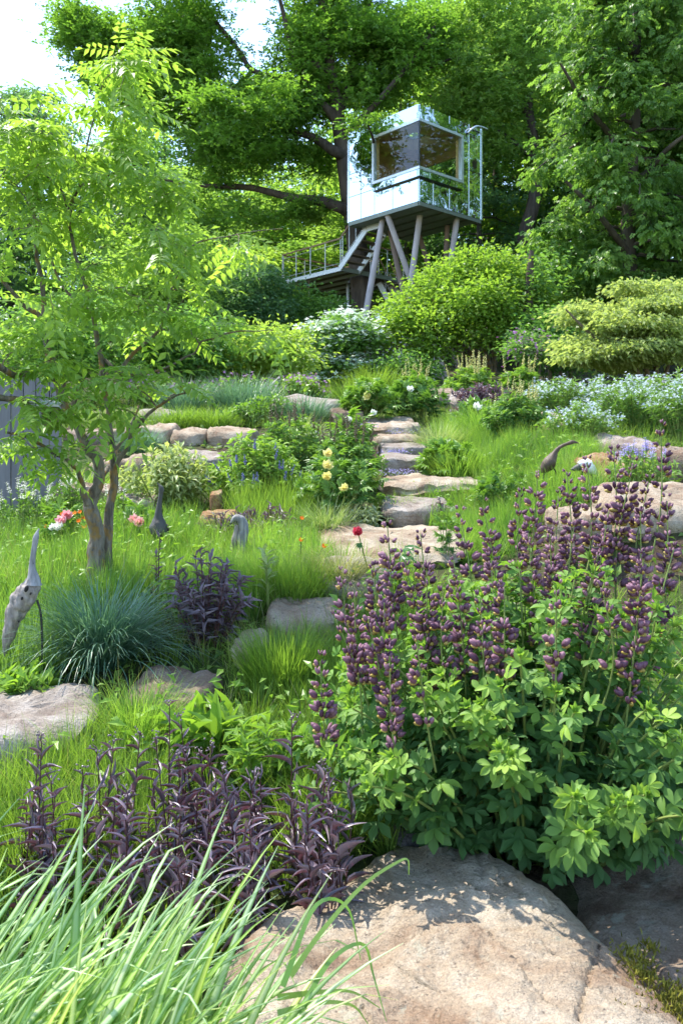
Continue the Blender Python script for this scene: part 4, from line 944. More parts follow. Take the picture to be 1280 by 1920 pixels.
    # leaves: alternate along the outer half of every twig
    pos, fw, tl = [], [], []
    for p, e in zip(paths, ends):
        n = 4 + int(rng.random() < .4)
        for k in range(n):
            u = .35 + .65 * k / (n - 1); i = min(int(u * 6), 5); q = p[i] + (p[i + 1] - p[i]) * (u * 6 - i) if i < 6 else p[-1]
            tg = nrm(p[min(i + 1, 6)] - p[max(i - 1, 0)]); a = k * 2.4 + rng.normal() * .5
            side = np.array([math.cos(a), math.sin(a), .1]); d = tg * .7 + side * .95; d[2] = d[2] * .6 - .28 + rng.normal() * .25
            pos.append(q); fw.append(d); tl.append(.25 + .6 * rng.random())
    pos, fw, tl = np.array(pos), nrm(np.array(fw)), np.array(tl); n = len(pos)
    upv = np.array([0, 0, 1.0]) + rng.normal(size=(n, 3)) * .25; L = rng.uniform(.22, .40, n)
    tp = [pinnate_tpl(k, rng) for k in (4, 5, 5, 6)]
    near = np.argsort(pos[:, 1])[:300]; rest = np.setdiff1d(np.arange(n), near)
    copies(t, 'leaf', [tmesh('pinnate_leaf', q, 'leaf_pinnate', .5) for q in tp], pos[near], fw[near], upv[near], L[near], L[near], rng)
    mb = MB()
    for k, q in enumerate(tp):
        s = rest[k::4]; v, f = place(q, pos[s], fw[s], upv[s], L[s], L[s]); mb.add(v, f, tint_rep(tl[s], len(q[0])))
    tag(mb.build('crown', 'leaf_pinnate', t), kind='stuff')
pinnate_tree()
# ------------------------------------------------------------------ beds: grasses and perennials
def clear_of_stones(xy, m=1.0):
    keep = np.ones(len(xy), bool)
    for cx, cy, hx, hy in STONES:
        keep &= (np.abs((xy[:, 0] - cx) / (hx * m)) ** 3 + np.abs((xy[:, 1] - cy) / (hy * m)) ** 3) > 1
    return keep
def sward(name, label, patches, mat, seed, w=.0045, seg=3, cat='grass', avoid=True):
    """uncountable fine grass: patches (px, d, rx m, ry m, n, Lmin, Lmax, lean, droop)"""
    rng = rng_(seed); mb = MB()
    for px, d, rx, ry, n, l0, l1, le, dr in patches:
        r = np.sqrt(rng.random(n)) * 1.05; a = rng.random(n) * 6.283; c = (px - CX) / F * d
        xy = np.c_[c + r * np.cos(a) * rx, d + r * np.sin(a) * ry]
        if avoid: xy = xy[clear_of_stones(xy)]
        # gather into small tufts
        k = len(xy); q = xy + .03 * rng.normal(size=(k, 2)); cell = np.round(xy / .19) * .19 + .09 * np.stack([vnoise(np.c_[xy * 9, np.zeros(k)]), vnoise(np.c_[xy * 9, np.ones(k) * 5])], -1)
        q = q * .48 + cell * .52
        z = ground(q[:, 0], q[:, 1]) - .02
        out = q - cell; az = np.arctan2(out[:, 1], out[:, 0]) + rng.normal(size=k) * .7
        hv = 1 + .22 * vnoise(np.c_[q * 1.7, np.zeros(k)])
        v, f, t = blades(rng, np.c_[q, z], az, rng.uniform(l0, l1, k) * hv, np.full(k, w) * rng.uniform(.7, 1.3, k), np.abs(rng.normal(size=k)) * le, np.abs(rng.normal(size=k)) * dr, seg, twist=.8)
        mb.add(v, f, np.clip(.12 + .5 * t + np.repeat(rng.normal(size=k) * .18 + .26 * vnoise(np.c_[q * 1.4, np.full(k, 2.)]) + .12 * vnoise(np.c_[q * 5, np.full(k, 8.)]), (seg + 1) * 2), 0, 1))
    return tag(mb.build(name, mat), label, cat, kind='stuff')
def tuft(label, px, d, rb, L, n, mat, seed, w=.006, lean=(.1, .9), droop=(.4, 1.6), seg=5, name='grass_tuft', group=None, lift=0., up=1.0):
    """one fountain of grass"""
    rng = rng_(seed); b = G(px, d); b[2] += lift; t = thing(name, label, 'grass tuft', b, group); seg = seg if d < 8 else 4
    r = np.sqrt(rng.random(n)) * rb; a = rng.random(n) * 6.283
    base = np.c_[b[0] + r * np.cos(a), b[1] + r * np.sin(a), np.full(n, b[2] - .02)]
    az = a + rng.normal(size=n) * .6
    le = rng.uniform(*lean, n) * (.35 + .65 * r / rb); dr = rng.uniform(*droop, n)
    v, f, tt = blades(rng, base, az, L * rng.uniform(.55, 1.1, n), w * rng.uniform(.6, 1.3, n), le, dr, seg, twist=.35)
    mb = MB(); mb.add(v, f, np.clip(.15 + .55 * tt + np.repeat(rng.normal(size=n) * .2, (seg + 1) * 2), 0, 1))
    tag(mb.build('blades', mat, t), kind='stuff'); return t

def dome(rng, n, c, rx, ry, H, base=.3, flat=.55, m=6, hvar=.12, hx=0.0):
    rho = np.sqrt(rng.random(n)); th = rng.random(n) * 6.283
    ux, uy = rho * np.cos(th), rho * np.sin(th)
    tip = np.c_[c[0] + rx * ux, c[1] + ry * uy, c[2] + (H + hx * ux) * (1 - flat * rho ** 2) * rng.uniform(1 - hvar, 1 + hvar, n)]
    b = np.c_[c[0] + rx * base * ux, c[1] + ry * base * uy, np.full(n, c[2] - .03)]
    mid = b * .45 + tip * .55; mid[:, 2] = b[:, 2] * .3 + tip[:, 2] * .7 + .06 * H
    t = np.linspace(0, 1, m)[None, :, None]
    return (1 - t) ** 2 * b[:, None] + 2 * t * (1 - t) * mid[:, None] + t * t * tip[:, None], rho
def along(paths, u):
    """point and tangent at u (n,k) on every path"""
    n, m = paths.shape[:2]; s = u * (m - 1); i = np.minimum(s.astype(int), m - 2); w = (s - i)[..., None]; r = np.arange(n)[:, None]
    return paths[r, i] * (1 - w) + paths[r, i + 1] * w, nrm(paths[r, i + 1] - paths[r, i])
def stem_leaves(rng, paths, k, t0=.25, spread=(.7, 1.2), droop=.15, pairs=False):
    n = len(paths); u = np.clip(np.linspace(t0, 1, k)[None] + rng.normal(size=(n, k)) * .03, 0, 1)
    p, tg = along(paths, u)
    az = np.cumsum(np.full((n, k), math.pi if pairs else 2.4), 1) + rng.random((n, 1)) * 6.28 + (np.arange(k) // 2 * 1.57 if pairs else 0)
    ref = np.array([.31, .17, .93]); a = nrm(np.cross(tg, ref)); b = np.cross(tg, a)
    perp = np.cos(az)[..., None] * a + np.sin(az)[..., None] * b
    e = rng.uniform(*spread, (n, k))[..., None] * (1.15 - .45 * u[..., None])
    fw = np.cos(e) * tg + np.sin(e) * perp; fw[..., 2] -= droop * (1.3 - u)
    up = tg + .35 * rng.normal(size=tg.shape) + np.array([0, 0, .5])
    return p.reshape(-1, 3), nrm(fw.reshape(-1, 3)), up.reshape(-1, 3), u.ravel()
def star5(): return t_join([(t_fold(.03, .05, .5), (.34, 1, 1), a, .25, (0, 0, 0)) for a in np.arange(5) * 1.2566])
T_STAR = star5()
def t_ball(nu=6, nv=4):
    v, f = [[0, 0, -.5]], []
    for j in range(1, nv):
        a = math.pi * j / nv
        for i in range(nu): v.append([.5 * math.sin(a) * math.cos(6.2832 * i / nu), .5 * math.sin(a) * math.sin(6.2832 * i / nu), -.5 * math.cos(a)])
    v.append([0, 0, .5]); top = len(v) - 1
    for i in range(nu):
        f.append([0, 1 + (i + 1) % nu, 1 + i]); b = 1 + (nv - 2) * nu; f.append([top, b + i, b + (i + 1) % nu])
        for j in range(nv - 2):
            p, q = 1 + j * nu + i, 1 + j * nu + (i + 1) % nu; f += [[p, q, q + nu], [p, q + nu, p + nu]]
    return np.array(v), np.array(f)
T_BALL = t_ball(5, 4)
def t_peony_leaf():
    it = []
    for off, rz, s in (((0, .42, 0), 0, .55), ((0, .34, 0), .8, .45), ((0, .34, 0), -.8, .45)):
        for k, (rr, ss) in enumerate(((0, 1), (.55, .72), (-.55, .72))): it.append((t_leaf5(.06, .2), (.26 * s, s * ss, s * ss), rz + rr, -.15, off))
    return t_join(it)
T_PEONY = t_peony_leaf()
T_LANCE = t_leaf5(.15, .35, .4)
T_OVAL = t_leaf5(.1, .2, .5)
def t_tri(n=4): return t_join([(t_ell(n, .12, .22, 1.55), (.50, 1, 1), a, b, (0, .12, 0)) for a, b in ((0, -.05), (.95, -.12), (-.95, -.12))])
T_TRI5 = t_join([(T_OVAL, (.42, 1, 1), a, -.1, (0, .1, 0)) for a in (0, .95, -.95)])

def perennial(name, label, cat, px, d, wpx, H, seed, nst, k, tpl, L, W, mat, t0=.2, base=.35, flat=.55, spread=(.7, 1.2), depth=.8, stem='stem_green', group=None, lift=0., droop=.15, dz=0., hvar=.12, pairs=False):
    """leafy clump; returns the thing, its stem paths and rng for the flowers"""
    rng = rng_(seed); b = G(px, d); b[2] += dz; t = thing(name, label, cat, b, group); rx = wpx / 2 / F * d
    paths, rho = dome(rng, nst, b, rx, rx * depth, H, base, flat, hvar=hvar)
    mb = MB(); mb.add(*tubes(paths, np.linspace(.005, .0025, paths.shape[1])[None].repeat(nst, 0) * max(1, d / 6), 3)); tag(mb.build('stems', stem, t), kind='stuff')
    p, fw, up, u = stem_leaves(rng, paths, k, t0, spread, droop, pairs); s = rng.uniform(.75, 1.2, len(p))
    mb = MB(); v, f = place(tpl, p, fw, up, W * s, L * s); mb.add(v, f, tint_rep(np.clip(u * .7 + rng.normal(size=len(u)) * .15, 0, 1), len(tpl[0])))
    tag(mb.build('leaves', mat, t), kind='stuff')
    return t, paths, rng
def spikes(t, paths, rng, sel, ext, nfl, tpl, size, mat, stem='stem_green', name='flower_spike'):
    """upright flower spikes on the chosen stems, one part per spike"""
    for i in sel:
        tip = paths[i, -1]; d = nrm(nrm(tip - paths[i, -2]) * .5 + np.array([0, 0, 1.]) + rng.normal(size=3) * .16); top = tip + d * ext * rng.uniform(.8, 1.2)
        sp = spline([tip - d * .02, top], 4); mb = MB(); mb.add(*tubes(sp, np.linspace(.006, .002, 4), 3), mat=1)
        n = nfl; u = np.linspace(.05, 1, n); az = np.arange(n) * 2.4; sz = size * (1.1 - .6 * u) * rng.uniform(.55, 1.3, n)
        pos = tip + (top - tip) * u[:, None]; ou = np.c_[np.cos(az), np.sin(az), np.full(n, .35)]
        v, f = place(tpl, pos + ou * sz[:, None] * .5, ou, np.tile([0, 0, 1.], (n, 1)), sz, sz); mb.add(v, f, tint_rep(rng.random(n), len(tpl[0])))
        mb.build(name, [mat, stem], t)
def bloom(t, pos, r, mat, rng, look=(0, -.6, .8), name='flower', layers=((7, 1.15, 1.0), (6, .8, .85), (5, .45, .65)), centre=None):
    """double peony-like flower: rings of cupped petals, one part"""
    pos = np.asarray(pos, float); look = nrm(np.asarray(look, float)); a = nrm(np.cross(look, [.2, .1, 1])); b = np.cross(look, a)
    mb = MB(); pet = t_ell(3, -.25, -.35, .75)
    for n, op, s in layers:
        az = np.arange(n) * 6.2832 / n + rng.random() * 6; o = np.cos(az)[:, None] * a + np.sin(az)[:, None] * b
        fw = nrm(o * math.sin(op) + look * math.cos(op) + rng.normal(size=o.shape) * .1)
        v, f = place(pet, np.tile(pos, (n, 1)), fw, look[None] * .9 - o * .4, r * .95 * s, r * s * rng.uniform(.9, 1.1, n)); mb.add(v, f, tint_rep(rng.random(n), len(pet[0])))
    if centre:
        v, f = place(T_BALL, np.array([pos + look * r * .15]), np.array([a]), np.array([look]), r * .35, r * .35); mb.add(v, f, .5, 1)
    return mb.build(name, [mat] + ([centre] if centre else []), t, True)
def stalk(t, p, q, r=.004, mat='stem_green', name='stalk'):
    mb = MB(); mb.add(*tubes(spline([p, q], 4), np.linspace(r, r * .7, 4), 4)); return mb.build(name, mat, t)

# ---- the bright meadow round the tree
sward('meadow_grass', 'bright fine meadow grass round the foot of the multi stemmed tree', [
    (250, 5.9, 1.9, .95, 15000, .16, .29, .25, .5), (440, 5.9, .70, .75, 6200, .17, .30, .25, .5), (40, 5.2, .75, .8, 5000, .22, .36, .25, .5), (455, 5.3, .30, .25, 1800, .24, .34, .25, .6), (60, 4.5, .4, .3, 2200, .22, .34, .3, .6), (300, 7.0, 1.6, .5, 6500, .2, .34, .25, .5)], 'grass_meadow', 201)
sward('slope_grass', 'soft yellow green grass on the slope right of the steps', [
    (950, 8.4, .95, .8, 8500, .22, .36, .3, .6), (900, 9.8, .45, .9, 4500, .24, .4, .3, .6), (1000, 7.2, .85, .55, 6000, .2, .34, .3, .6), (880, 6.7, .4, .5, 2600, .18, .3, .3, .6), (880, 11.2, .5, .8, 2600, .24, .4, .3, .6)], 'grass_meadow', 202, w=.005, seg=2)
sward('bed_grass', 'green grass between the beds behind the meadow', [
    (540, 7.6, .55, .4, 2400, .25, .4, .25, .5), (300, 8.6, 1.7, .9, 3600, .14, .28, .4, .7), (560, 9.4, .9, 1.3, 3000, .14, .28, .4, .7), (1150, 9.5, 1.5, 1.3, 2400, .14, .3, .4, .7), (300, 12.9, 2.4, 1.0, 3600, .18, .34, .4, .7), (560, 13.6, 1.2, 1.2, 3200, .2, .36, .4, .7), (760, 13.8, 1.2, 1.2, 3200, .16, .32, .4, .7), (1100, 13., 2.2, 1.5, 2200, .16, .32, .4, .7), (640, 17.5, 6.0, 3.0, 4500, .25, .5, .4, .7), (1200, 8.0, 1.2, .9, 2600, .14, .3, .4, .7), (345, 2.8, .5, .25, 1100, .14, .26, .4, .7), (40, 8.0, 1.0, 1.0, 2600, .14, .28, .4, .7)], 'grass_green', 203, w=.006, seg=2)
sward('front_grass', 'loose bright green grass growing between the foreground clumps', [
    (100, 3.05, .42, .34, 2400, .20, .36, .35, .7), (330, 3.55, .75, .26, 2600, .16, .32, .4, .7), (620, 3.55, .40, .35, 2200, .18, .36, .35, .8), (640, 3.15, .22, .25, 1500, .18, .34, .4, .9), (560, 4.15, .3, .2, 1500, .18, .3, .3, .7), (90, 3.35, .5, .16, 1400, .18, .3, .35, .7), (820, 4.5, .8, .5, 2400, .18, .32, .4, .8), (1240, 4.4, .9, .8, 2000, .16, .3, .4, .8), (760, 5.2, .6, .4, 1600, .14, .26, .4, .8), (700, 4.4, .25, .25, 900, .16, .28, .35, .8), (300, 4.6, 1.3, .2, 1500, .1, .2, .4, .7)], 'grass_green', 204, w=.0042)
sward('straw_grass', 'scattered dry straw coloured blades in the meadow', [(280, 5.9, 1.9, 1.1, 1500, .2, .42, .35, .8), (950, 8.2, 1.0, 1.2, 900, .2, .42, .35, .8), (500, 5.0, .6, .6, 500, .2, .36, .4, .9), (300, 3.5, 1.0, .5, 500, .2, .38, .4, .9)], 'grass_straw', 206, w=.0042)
# ---- low leaves covering the soil
def ground_cover():
    rng = rng_(205); n = 18000
    d = 2.2 + rng.random(n) ** 1.2 * 17; x = (rng.random(n) * 1.5 - .75) * .85 * d
    xy = np.c_[x, d]; xy = xy[clear_of_stones(xy)]; n = len(xy)
    # keep off the boulder in front
    z = ground(xy[:, 0], xy[:, 1]) + rng.random(n) * .05
    s = rng.uniform(.03, .075, n) * (1 + xy[:, 1] / 16)
    fw = np.c_[rng.normal(size=(n, 2)), rng.normal(size=n) * .35 + .25]
    v, f = place(T_OVAL, np.c_[xy, z], fw, np.array([0, 0, 1.]) + rng.normal(size=(n, 3)) * .5, s * .5, s)
    mb = MB(); mb.add(v, f, tint_rep(rng.random(n), 5))
    tag(mb.build('ground_cover', 'leaf_ground'), 'low mixed leaves covering the soil between the plants', 'ground cover', kind='stuff')
ground_cover()

def weeds():
    rng = rng_(207); mb = MB(); n = 2600
    for px, d, rx, ry, k in ((260, 5.9, 2.0, 1.0, 1100), (960, 8.3, 1.1, 1.3, 800), (330, 3.6, 1.2, .4, 350), (800, 4.9, .7, .5, 350)):
        r = np.sqrt(rng.random(k)); a = rng.random(k) * 6.28; xy = np.c_[(px - CX) / F * d + r * np.cos(a) * rx, d + r * np.sin(a) * ry]; xy = xy[clear_of_stones(xy)]
        xy = np.repeat(xy[::5], 5, 0); xy = xy + rng.normal(size=xy.shape) * .035; m = len(xy); z = ground(xy[:, 0], xy[:, 1]) + rng.uniform(.04, .26, m)
        s = rng.uniform(.04, .09, m); v, f = place(T_OVAL, np.c_[xy, z], np.c_[rng.normal(size=(m, 2)), rng.normal(size=m) * .4 + .2], np.array([0, -.2, 1.]) + rng.normal(size=(m, 3)) * .5, s * .42, s); mb.add(v, f, tint_rep(rng.random(m), 5))
    tag(mb.build('meadow_weeds', 'leaf_basal'), 'small broad leaved weeds among the meadow grass', 'weeds', kind='stuff')
weeds()
# ---- grass tufts
tuft('big blue green fountain grass mound in front of the multi stemmed tree', 190, 4.5, .13, .56, 1400, 'grass_blue', 211, w=.0088, lean=(.05, 1.1), droop=(.5, 1.9), seg=7)
tuft('bright green fine tuft spilling between the two flat grey and brown slabs', 262, 3.72, .12, .36, 900, 'grass_meadow', 212, w=.0045, lean=(.05, .8), droop=(.3, 1.1))
tuft('dense bright green tuft right of the small buried stepping stone', 528, 4.25, .16, .38, 1500, 'grass_green', 213, w=.0045, lean=(.0, .7), droop=(.2, 1.0))
tuft('dark based green tuft where the meadow meets the path slabs', 548, 5.35, .2, .40, 1500, 'grass_green', 214, w=.0045, lean=(0, .7), droop=(.2, .9))
tuft('green tuft at the left edge beside the purple leaved clump', 70, 2.95, .15, .36, 900, 'grass_green', 215, w=.0042, lean=(0, .7), droop=(.2, 1.))
tuft('feathery green tuft between the purple leaved clump and the weathered rock', 640, 3.2, .12, .34, 900, 'grass_meadow', 216, w=.0036, lean=(.1, 1.), droop=(.4, 1.5))
tuft('silvery arching tuft below the yellow peony', 612, 7.1, .14, .42, 800, 'grass_pale', 217, w=.006, lean=(.1, 1.), droop=(.5, 1.8))
tuft('silvery pale tuft in the meadow beside the leaning driftwood heron', 28, 5.6, .16, .34, 800, 'grass_pale', 218, w=.005, lean=(.1, 1.), droop=(.5, 1.6))
tuft('mop of dark green fine grass beside the yellow peony and the steps', 742, 7.7, .13, .32, 1300, 'grass_green', 219, w=.005, lean=(.1, 1.1), droop=(.3, 1.3))
tuft('pale feathery tuft hanging over the upper steps', 826, 10.4, .22, .55, 900, 'grass_pale', 220, w=.008, lean=(.1, 1.0), droop=(.3, 1.3))
tuft('bright tuft beside the small green peony at the squared steps', 858, 9.0, .2, .5, 1000, 'grass_meadow', 221, w=.006, lean=(.0, .8), droop=(.3, 1.1))
tuft('straw coloured grass lying over the slab below the red peony', 640, 5.55, .14, .36, 800, 'grass_straw', 222, w=.004, lean=(.5, 1.3), droop=(.5, 1.2), lift=.1)
tuft('arching bluish tuft on the low grey boulder left of the steps', 572, 12.6, .28, .62, 800, 'grass_blue', 223, w=.011, lean=(.1, 1.), droop=(.5, 1.7))
tuft('low bluish tuft beside the brown squared boulder', 560, 11.2, .25, .5, 700, 'grass_pale', 224, w=.009, lean=(.1, 1.), droop=(.5, 1.7))
tuft('round green tuft on the wall behind the long flat topped boulder', 402, 12.4, .26, .45, 700, 'grass_green', 225, w=.01, lean=(.1, 1.1), droop=(.4, 1.5))
tuft('round green tuft on the wall behind the split boulder', 338, 12.5, .26, .42, 600, 'grass_green', 226, w=.01, lean=(.1, 1.1), droop=(.4, 1.5))
tuft('big bluish tuft in front of the pink flowers on the upper terrace', 462, 14.2, .45, .85, 900, 'grass_blue', 227, w=.013, lean=(.1, .9), droop=(.4, 1.4))
tuft('bluish tuft behind the wall boulders beside the terrace rock', 352, 14.4, .4, .75, 800, 'grass_blue', 228, w=.013, lean=(.1, .9), droop=(.4, 1.4))
tuft('green tuft between the wall boulders and the ledge stones', 262, 10.9, .22, .42, 700, 'grass_blue', 229, w=.009, lean=(.1, 1.1), droop=(.4, 1.5))
tuft('dark shaded tuft behind the trunk of the multi stemmed tree', 150, 9.2, .3, .5, 900, 'grass_green', 230, w=.008, lean=(.1, 1.1), droop=(.4, 1.5))
tuft('tall green tuft at the foot of the white dogwood', 665, 15.5, .4, .7, 700, 'grass_green', 231, w=.012, lean=(0, .8), droop=(.3, 1.2))
tuft('dark green tuft beside the lowest stair flight', 700, 18.5, .45, .8, 700, 'grass_green', 232, w=.014, lean=(0, .8), droop=(.3, 1.2))
tuft('pale tuft between the steps and the cream spired bush', 905, 10.8, .25, .55, 800, 'grass_meadow', 233, w=.008, lean=(0, .9), droop=(.3, 1.3))

# ---- perennials of the middle distance
CREAM = 'cream spired false indigo'
def cream(label, px, d, wpx, H, seed, ns, dz=0.):
    t, p, r = perennial('cream_indigo_bush', label, 'bush', px, d, wpx, H, seed, 60, 13, T_TRI5, .075 * d / 9.5, .075 * d / 9.5, 'leaf_indigo_mid', t0=.15, dz=dz)
    sel = np.argsort(-p[:, -1, 2] + .25 * r.random(len(p)))[:ns]; spikes(t, p, r, sel, .20 * d / 9.5, 20, T_BALL, .021 * d / 9.5, 'petal_cream')
cream('cream spired bush beside the cracked tan boulder', 965, 9.7, 130, .55, 301, 16)
cream('cream spired bush in front of the stilt posts', 880, 15.2, 105, .75, 302, 16)
cream('small cream spired bush left of the stilt posts', 775, 15.4, 90, .55, 303, 10)
cream('leafy bush with faded spires in front of the slim dark trunk', 975, 15.0, 95, .7, 304, 5)
# blue flowered bush
t, p, r = perennial('blue_indigo_bush', 'dense rounded bush with dark blue flower spikes in front of the ledge stones', 'bush', 482, 8.3, 205, .68, 311, 120, 13, T_TRI5, .07, .07, 'leaf_indigo_mid', t0=.1, flat=.7)
front_ = np.argsort(p[:, -1, 1] + .15 * r.random(len(p)))[:20]; spikes(t, p, r, front_, .10, 15, T_BALL, .018, 'petal_blue')
def brown(label, px, d, wpx, H, seed, ns):
    t, p, r = perennial('faded_spire_bush', label, 'bush', px, d, wpx, H, seed, 70, 12, T_TRI5, .075, .07, 'leaf_indigo_mid', t0=.15)
    spikes(t, p, r, np.argsort(-p[:, -1, 2] + .2 * r.random(len(p)))[:ns], .2, 20, T_BALL, .02, 'spike_brown')
brown('bush with brown faded spires behind the blue flowered bush', 548, 9.4, 150, .72, 321, 18)
brown('bush with brown faded spires behind the yellow peony', 655, 8.9, 140, .66, 322, 22)
# peonies
def peony(label, px, d, wpx, H, seed, flowers, mat, centre=None, size=.065, n=34, depth=.8, name='peony', dz=0.):
    t, p, r = perennial(name, label, 'peony', px, d, wpx, H, seed, n, 7, T_PEONY, .20 * min(1.3, d / 8), .20 * min(1.3, d / 8), 'leaf_peony', t0=.3, depth=depth, droop=.25, dz=dz)
    for fx, fy, fd in flowers:
        q = P(fx, fy, fd); base = p[np.argmin(np.linalg.norm(p[:, -1] - q, axis=1)), -2]
        stalk(t, base, q); bloom(t, q, size * r.uniform(.85, 1.1), mat, r, (r.normal() * .3, -.7, .6), centre=centre)
    return t
peony('bushy peony with pale yellow flowers beside the steps', 640, 7.7, 160, .56, 331, [(615, 852, 7.35), (613, 895, 7.2), (646, 916, 7.15), (614, 874, 7.3)], 'petal_yellow', 'petal_orange', .056, 46)
peony('leafy peony with one cream flower left of the topmost step', 690, 12.6, 90, .6, 332, [(690, 744, 12.3)], 'petal_yellow', None, .085)
peony('leafy peony with a pale bud in front of the small cream spired bush', 785, 12.8, 95, .6, 333, [(769, 731, 12.5)], 'petal_white', None, .07)
peony('small green peony without flowers beside the squared steps', 838, 9.1, 80, .42, 334, [], 'petal_white')
peony('white peony blooming under the purple leaved ground cover', 885, 11.6, 60, .35, 335, [(893, 765, 11.3)], 'petal_white', None, .075, 14)
peony('tall white peony flowers rising beside the lilac cushion', 655, 10.3, 70, .55, 336, [(699, 775, 10.4), (652, 789, 10.1), (589, 815, 9.9), (634, 815, 10.2)], 'petal_white', None, .06, 18)
peony('pink peony between white flowers left of the tree trunk', 118, 6.9, 60, .30, 337, [(126, 968, 6.6), (116, 978, 6.55)], 'petal_pink', None, .06, 14)
peony('pink peony low in the grass right of the tree trunk', 256, 6.9, 50, .25, 338, [(252, 975, 6.6), (262, 981, 6.55)], 'petal_pink', None, .05, 12)
peony('fading white peony at the edge of the meadow', 105, 6.7, 40, .2, 339, [(100, 990, 6.5), (112, 989, 6.5)], 'petal_white', None, .045, 8)
peony('leafy plant with pointed leaves in the grass beside the wide flat step', 945, 7.6, 80, .35, 340, [], 'petal_white', n=16)
t, p, r = perennial('tall_leafy_plant', 'single tall leafy stem with a green bud in front of the wide flat step', 'plant', 832, 6.2, 46, .42, 341, 5, 10, T_PEONY, .12, .12, 'leaf_peony', t0=.2)
# red peony: single flower on a bare stem, dark leaf
t = thing('red_peony', 'single red peony flower on a stem at the edge of the broad path slab', 'peony', G(684, 5.6)); r = rng_(345)
q = P(671, 999, 5.45); stalk(t, P(690, 1070, 5.6), q, .005); bloom(t, q, .046, 'petal_red', r, (-.1, -.75, .5), layers=((7, 1.0, 1.0), (6, .7, .95), (5, .4, .85), (4, .2, .7)))
for q_, w_, s_ in ((P(738, 1030, 5.5), [.5, -.2, .1], .22), (P(735, 1038, 5.45), [.6, -.3, -.1], .2), (P(672, 1010, 5.45), [.1, -.3, -.8], .09)):
    v, f = place(T_PEONY, q_[None], np.array([w_]), np.array([[0, -.4, 1.]]), s_, s_); mb = MB(); mb.add(v, f, .1); mb.build('leaf', 'leaf_peony', t)
stalk(t, P(700, 1078, 5.6), P(738, 1030, 5.5), .005, 'stem_dark')
# pale blue star flowers
AM = 'pale blue star flower clumps'
for i, (px, d, w, H, lab, dz) in enumerate(((1050, 12.4, 170, .62, 'star flower clump next to the leafy bush with faded spires', 0.), (1160, 12.2, 190, .66, 'star flower clump in front of the pale maple', 0), (1270, 11.6, 170, .68, 'star flower clump filling the bank beyond the brown rock', 0),
                                  (1090, 8.9, 150, .42, 'low star flower clump leaning over the grey topped boulder', 0), (1190, 10.2, 170, .56, 'star flower clump behind the grey topped boulder', 0), (1275, 9.0, 130, .5, 'star flower clump behind the brown rock', .1))):
    t, p, r = perennial('star_flower_clump', lab, 'plant', px, d, w, H, 350 + i, 110, 16, T_LANCE, .085 * d / 10, .017 * d / 10, 'leaf_amsonia', t0=.12, flat=.35, spread=(.6, 1.1), group=AM, dz=dz, hvar=.18)
    tips = p[r.random(len(p)) < .62, -1]; k = np.repeat(tips, 9, 0) + r.normal(size=(len(tips) * 9, 3)) * np.array([.028, .028, .022]) * d / 9 + np.array([0, 0, .02])
    v, f = place(T_STAR, k, r.normal(size=k.shape) * np.array([1, 1, .3]), np.array([0, -.6, 1.]) + r.normal(size=k.shape) * .5, .020 * d / 10, .020 * d / 10)
    mb = MB(); mb.add(v, f, tint_rep(r.random(len(k)), len(T_STAR[0]))); tag(mb.build('star_flowers', 'petal_ice', t), kind='stuff')
# blue flowered plant by the slab on the right
t, p, r = perennial('blue_flowered_plant', 'light green plant with lilac blue flowers beside the rust streaked boulder', 'plant', 1205, 6.9, 150, .30, 361, 60, 10, T_OVAL, .06, .028, 'leaf_amsonia', t0=.15)
spikes(t, p, r, np.argsort(-p[:, -1, 2] + .2 * r.random(len(p)))[:14], .10, 14, T_STAR, .028, 'petal_lilac')
# variegated shrub and white flower bed on the left
perennial('variegated_shrub', 'loose shrub with cream edged leaves behind the dark heron sculpture', 'shrub', 318, 8.2, 200, .58, 371, 120, 12, T_OVAL, .10, .035, 'leaf_variegated', t0=.1, flat=.5, spread=(.8, 1.5), droop=.3)
for i, (px, d, w, H, lab) in enumerate(((40, 7.6, 150, .42, 'white flowered plants at the foot of the grey plank fence'), (125, 7.9, 110, .38, 'white flowered plants left of the tree trunk'), (215, 7.7, 80, .26, 'small white flowered plant right of the tree trunk'))):
    t, p, r = perennial('white_flowered_plant', lab, 'plant', px, d, w, H, 380 + i, 70, 11, T_OVAL, .055, .026, 'leaf_basal', t0=.1)
    spikes(t, p, r, np.argsort(-p[:, -1, 2] + .2 * r.random(len(p)))[:16 if i < 2 else 4], .12, 14, T_STAR, .024, 'petal_white')
t, p, r = perennial('orange_avens', 'orange flowered plant beside the pink peony', 'plant', 140, 6.8, 110, .26, 388, 26, 4, T_OVAL, .06, .035, 'leaf_basal')
for i in range(14): bloom(t, p[i, -1] + np.array([0, 0, .05]), .024, 'petal_orange', r, (0, -.6, .8), layers=((6, 1.2, 1.),))
t, p, r = perennial('orange_avens', 'few thin orange flowers in the meadow beside the path', 'plant', 560, 5.7, 130, .42, 389, 5, 3, T_OVAL, .05, .03, 'leaf_basal')
for i in range(3): bloom(t, p[i, -1], .02, 'petal_orange', r, (0, -.6, .8), layers=((6, 1.2, 1.),))
